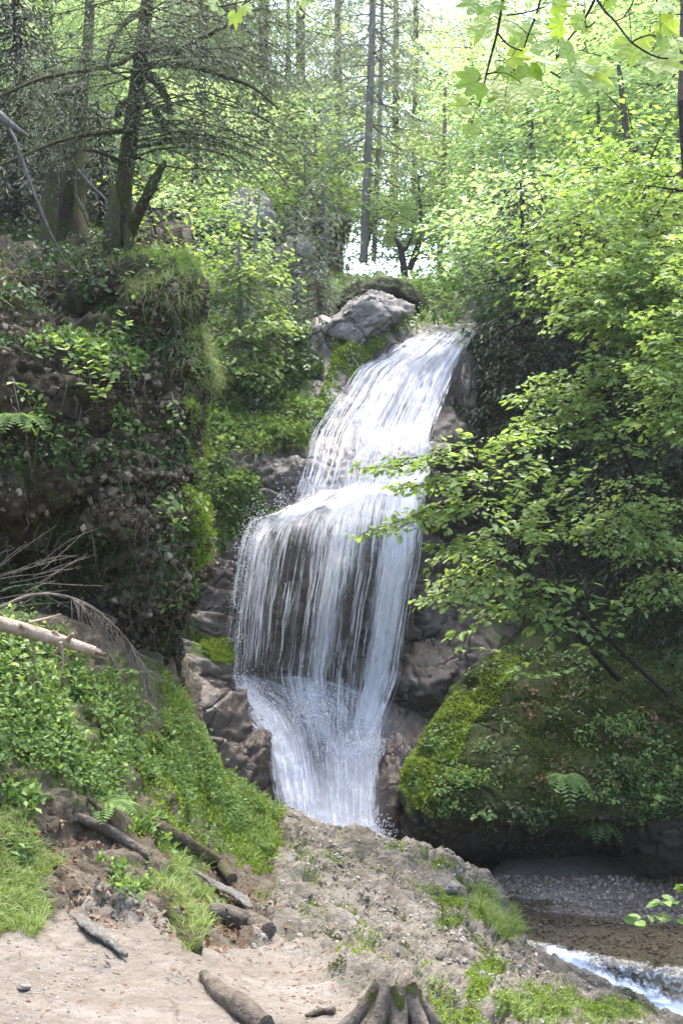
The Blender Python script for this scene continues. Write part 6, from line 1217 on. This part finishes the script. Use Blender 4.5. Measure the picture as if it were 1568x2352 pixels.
maple_branch('long maple twig crossing the upper right corner with pale leaves', [[(1362, -20), (1371, 0), (1390, 28), (1409, 46), (1430, 74), (1449, 97), (1480, 118), (1519, 134), (1600, 134)], [(1449, 97), (1470, 86), (1495, 80), (1512, 88)], [(1500, -20), (1510, 8), (1539, 30), (1568, 33), (1600, 25)], [(1461, -30), (1450, 10), (1430, 40), (1412, 48)]],
    [(1449, 118, 95, 1.3), (1535, 62, 70, .5), (1535, 142, 100, .3), (1505, 160, 90, 2.0), (1530, 18, 70, .9), (1400, 10, 40, 1.0), (1520, 100, 60, 1.5), (1560, 100, 60, 1.2), (1480, 95, 50, .8)], 2.7, 3)
maple_branch('slanting maple twig between the other two with broad pale leaves', [[(1368, -20), (1364, 0), (1350, 28), (1334, 56), (1318, 74), (1304, 92), (1288, 118), (1276, 136)], [(1334, 56), (1350, 62), (1366, 50)], [(1264, 165), (1290, 180), (1326, 192)]],
    [(1303, 122, 100, 1.3), (1326, 52, 60, 2.8), (1345, 60, 40, 1.2), (1372, 172, 100, .5), (1330, 190, 90, .9), (1350, 155, 80, .2), (1276, 60, 60, 2.6), (1320, 160, 70, 2.6)], 2.5, 2)
maple_branch('maple twig tip with star shaped leaves at the top left of centre', [[(640, -60), (600, -20), (575, 0), (555, 12)], [(575, 0), (540, 8), (500, 16), (475, 12)]], [(541, 42, 52, 1.6), (563, 17, 44, 1.2), (490, 10, 60, 2.9)], 2.4, 4, .003)
maple_branch('single hanging maple leaf pair at the top centre', [[(700, -40), (704, -10), (700, 0)], [(704, -10), (712, -4)]], [(697, 6, 36, 1.3), (716, 0, 28, .6)], 2.6, 5, .003)

# litter, roots
cover('leaf_litter', g, lambda x, y: (x > -60) & (x < 1300) & (y < 2420) & (y > 1900) & (g.G[..., 1] > 2.6), 1500, .022, M['deadleaf'], .004, 1.2, .35, (LF4_V, LF4_F), thr=.0, seed=60)
cover('twig_litter', g, lambda x, y: (x > -60) & (x < 1100) & (y < 2420) & (y > 1900) & (g.G[..., 1] > 2.6), 900, .05, M['twig'], .004, 1.2, .3, (ND_V, ND_F), thr=.0, seed=61)
w = poly((-60, 700), (440, 690), (465, 1000), (450, 1420), (-60, 1400))(lc.x, lc.y) * lc.cam_w() * 1.0; P_, N_ = lc.scatter(230, w); a_ = Acc()
for k in range(len(P_)):
    l = rng.uniform(.1, .45); s_ = P_[k] + N_[k] * .03; tube(a_, polyline([s_, s_ + np.array([rng.normal(0, .03), -.05, -l * .4]), s_ + np.array([rng.normal(0, .06), -.03, -l])], 6), [.0035, .001], 3, cap=False)
tag(a_.obj('hanging_roots', M['twig']), kind='stuff')

cover('cliff_plants', lc, poly((260, 560), (440, 570), (470, 650), (450, 720), (280, 690), wob=6), 900, .05, M['leaf_bright'], .10, .9, .4, (LF4_V, LF4_F), thr=-.1, seed=70)
cover('cliff_plants', rf, poly((740, 660), (830, 640), (960, 660), (985, 720), (930, 700), (760, 700), wob=5), 1500, .05, M['leaf_mid'], .12, .9, .5, thr=-.3, seed=71)
cover('slab_moss', g, poly((640, 1900), (960, 1960), (1150, 2100), (1150, 2230), (950, 2280), (760, 2180), (640, 2050)), 14000, .012, M['moss'], .008, .3, .9, thr=.16, nf=3, seed=72, clump=3.5)
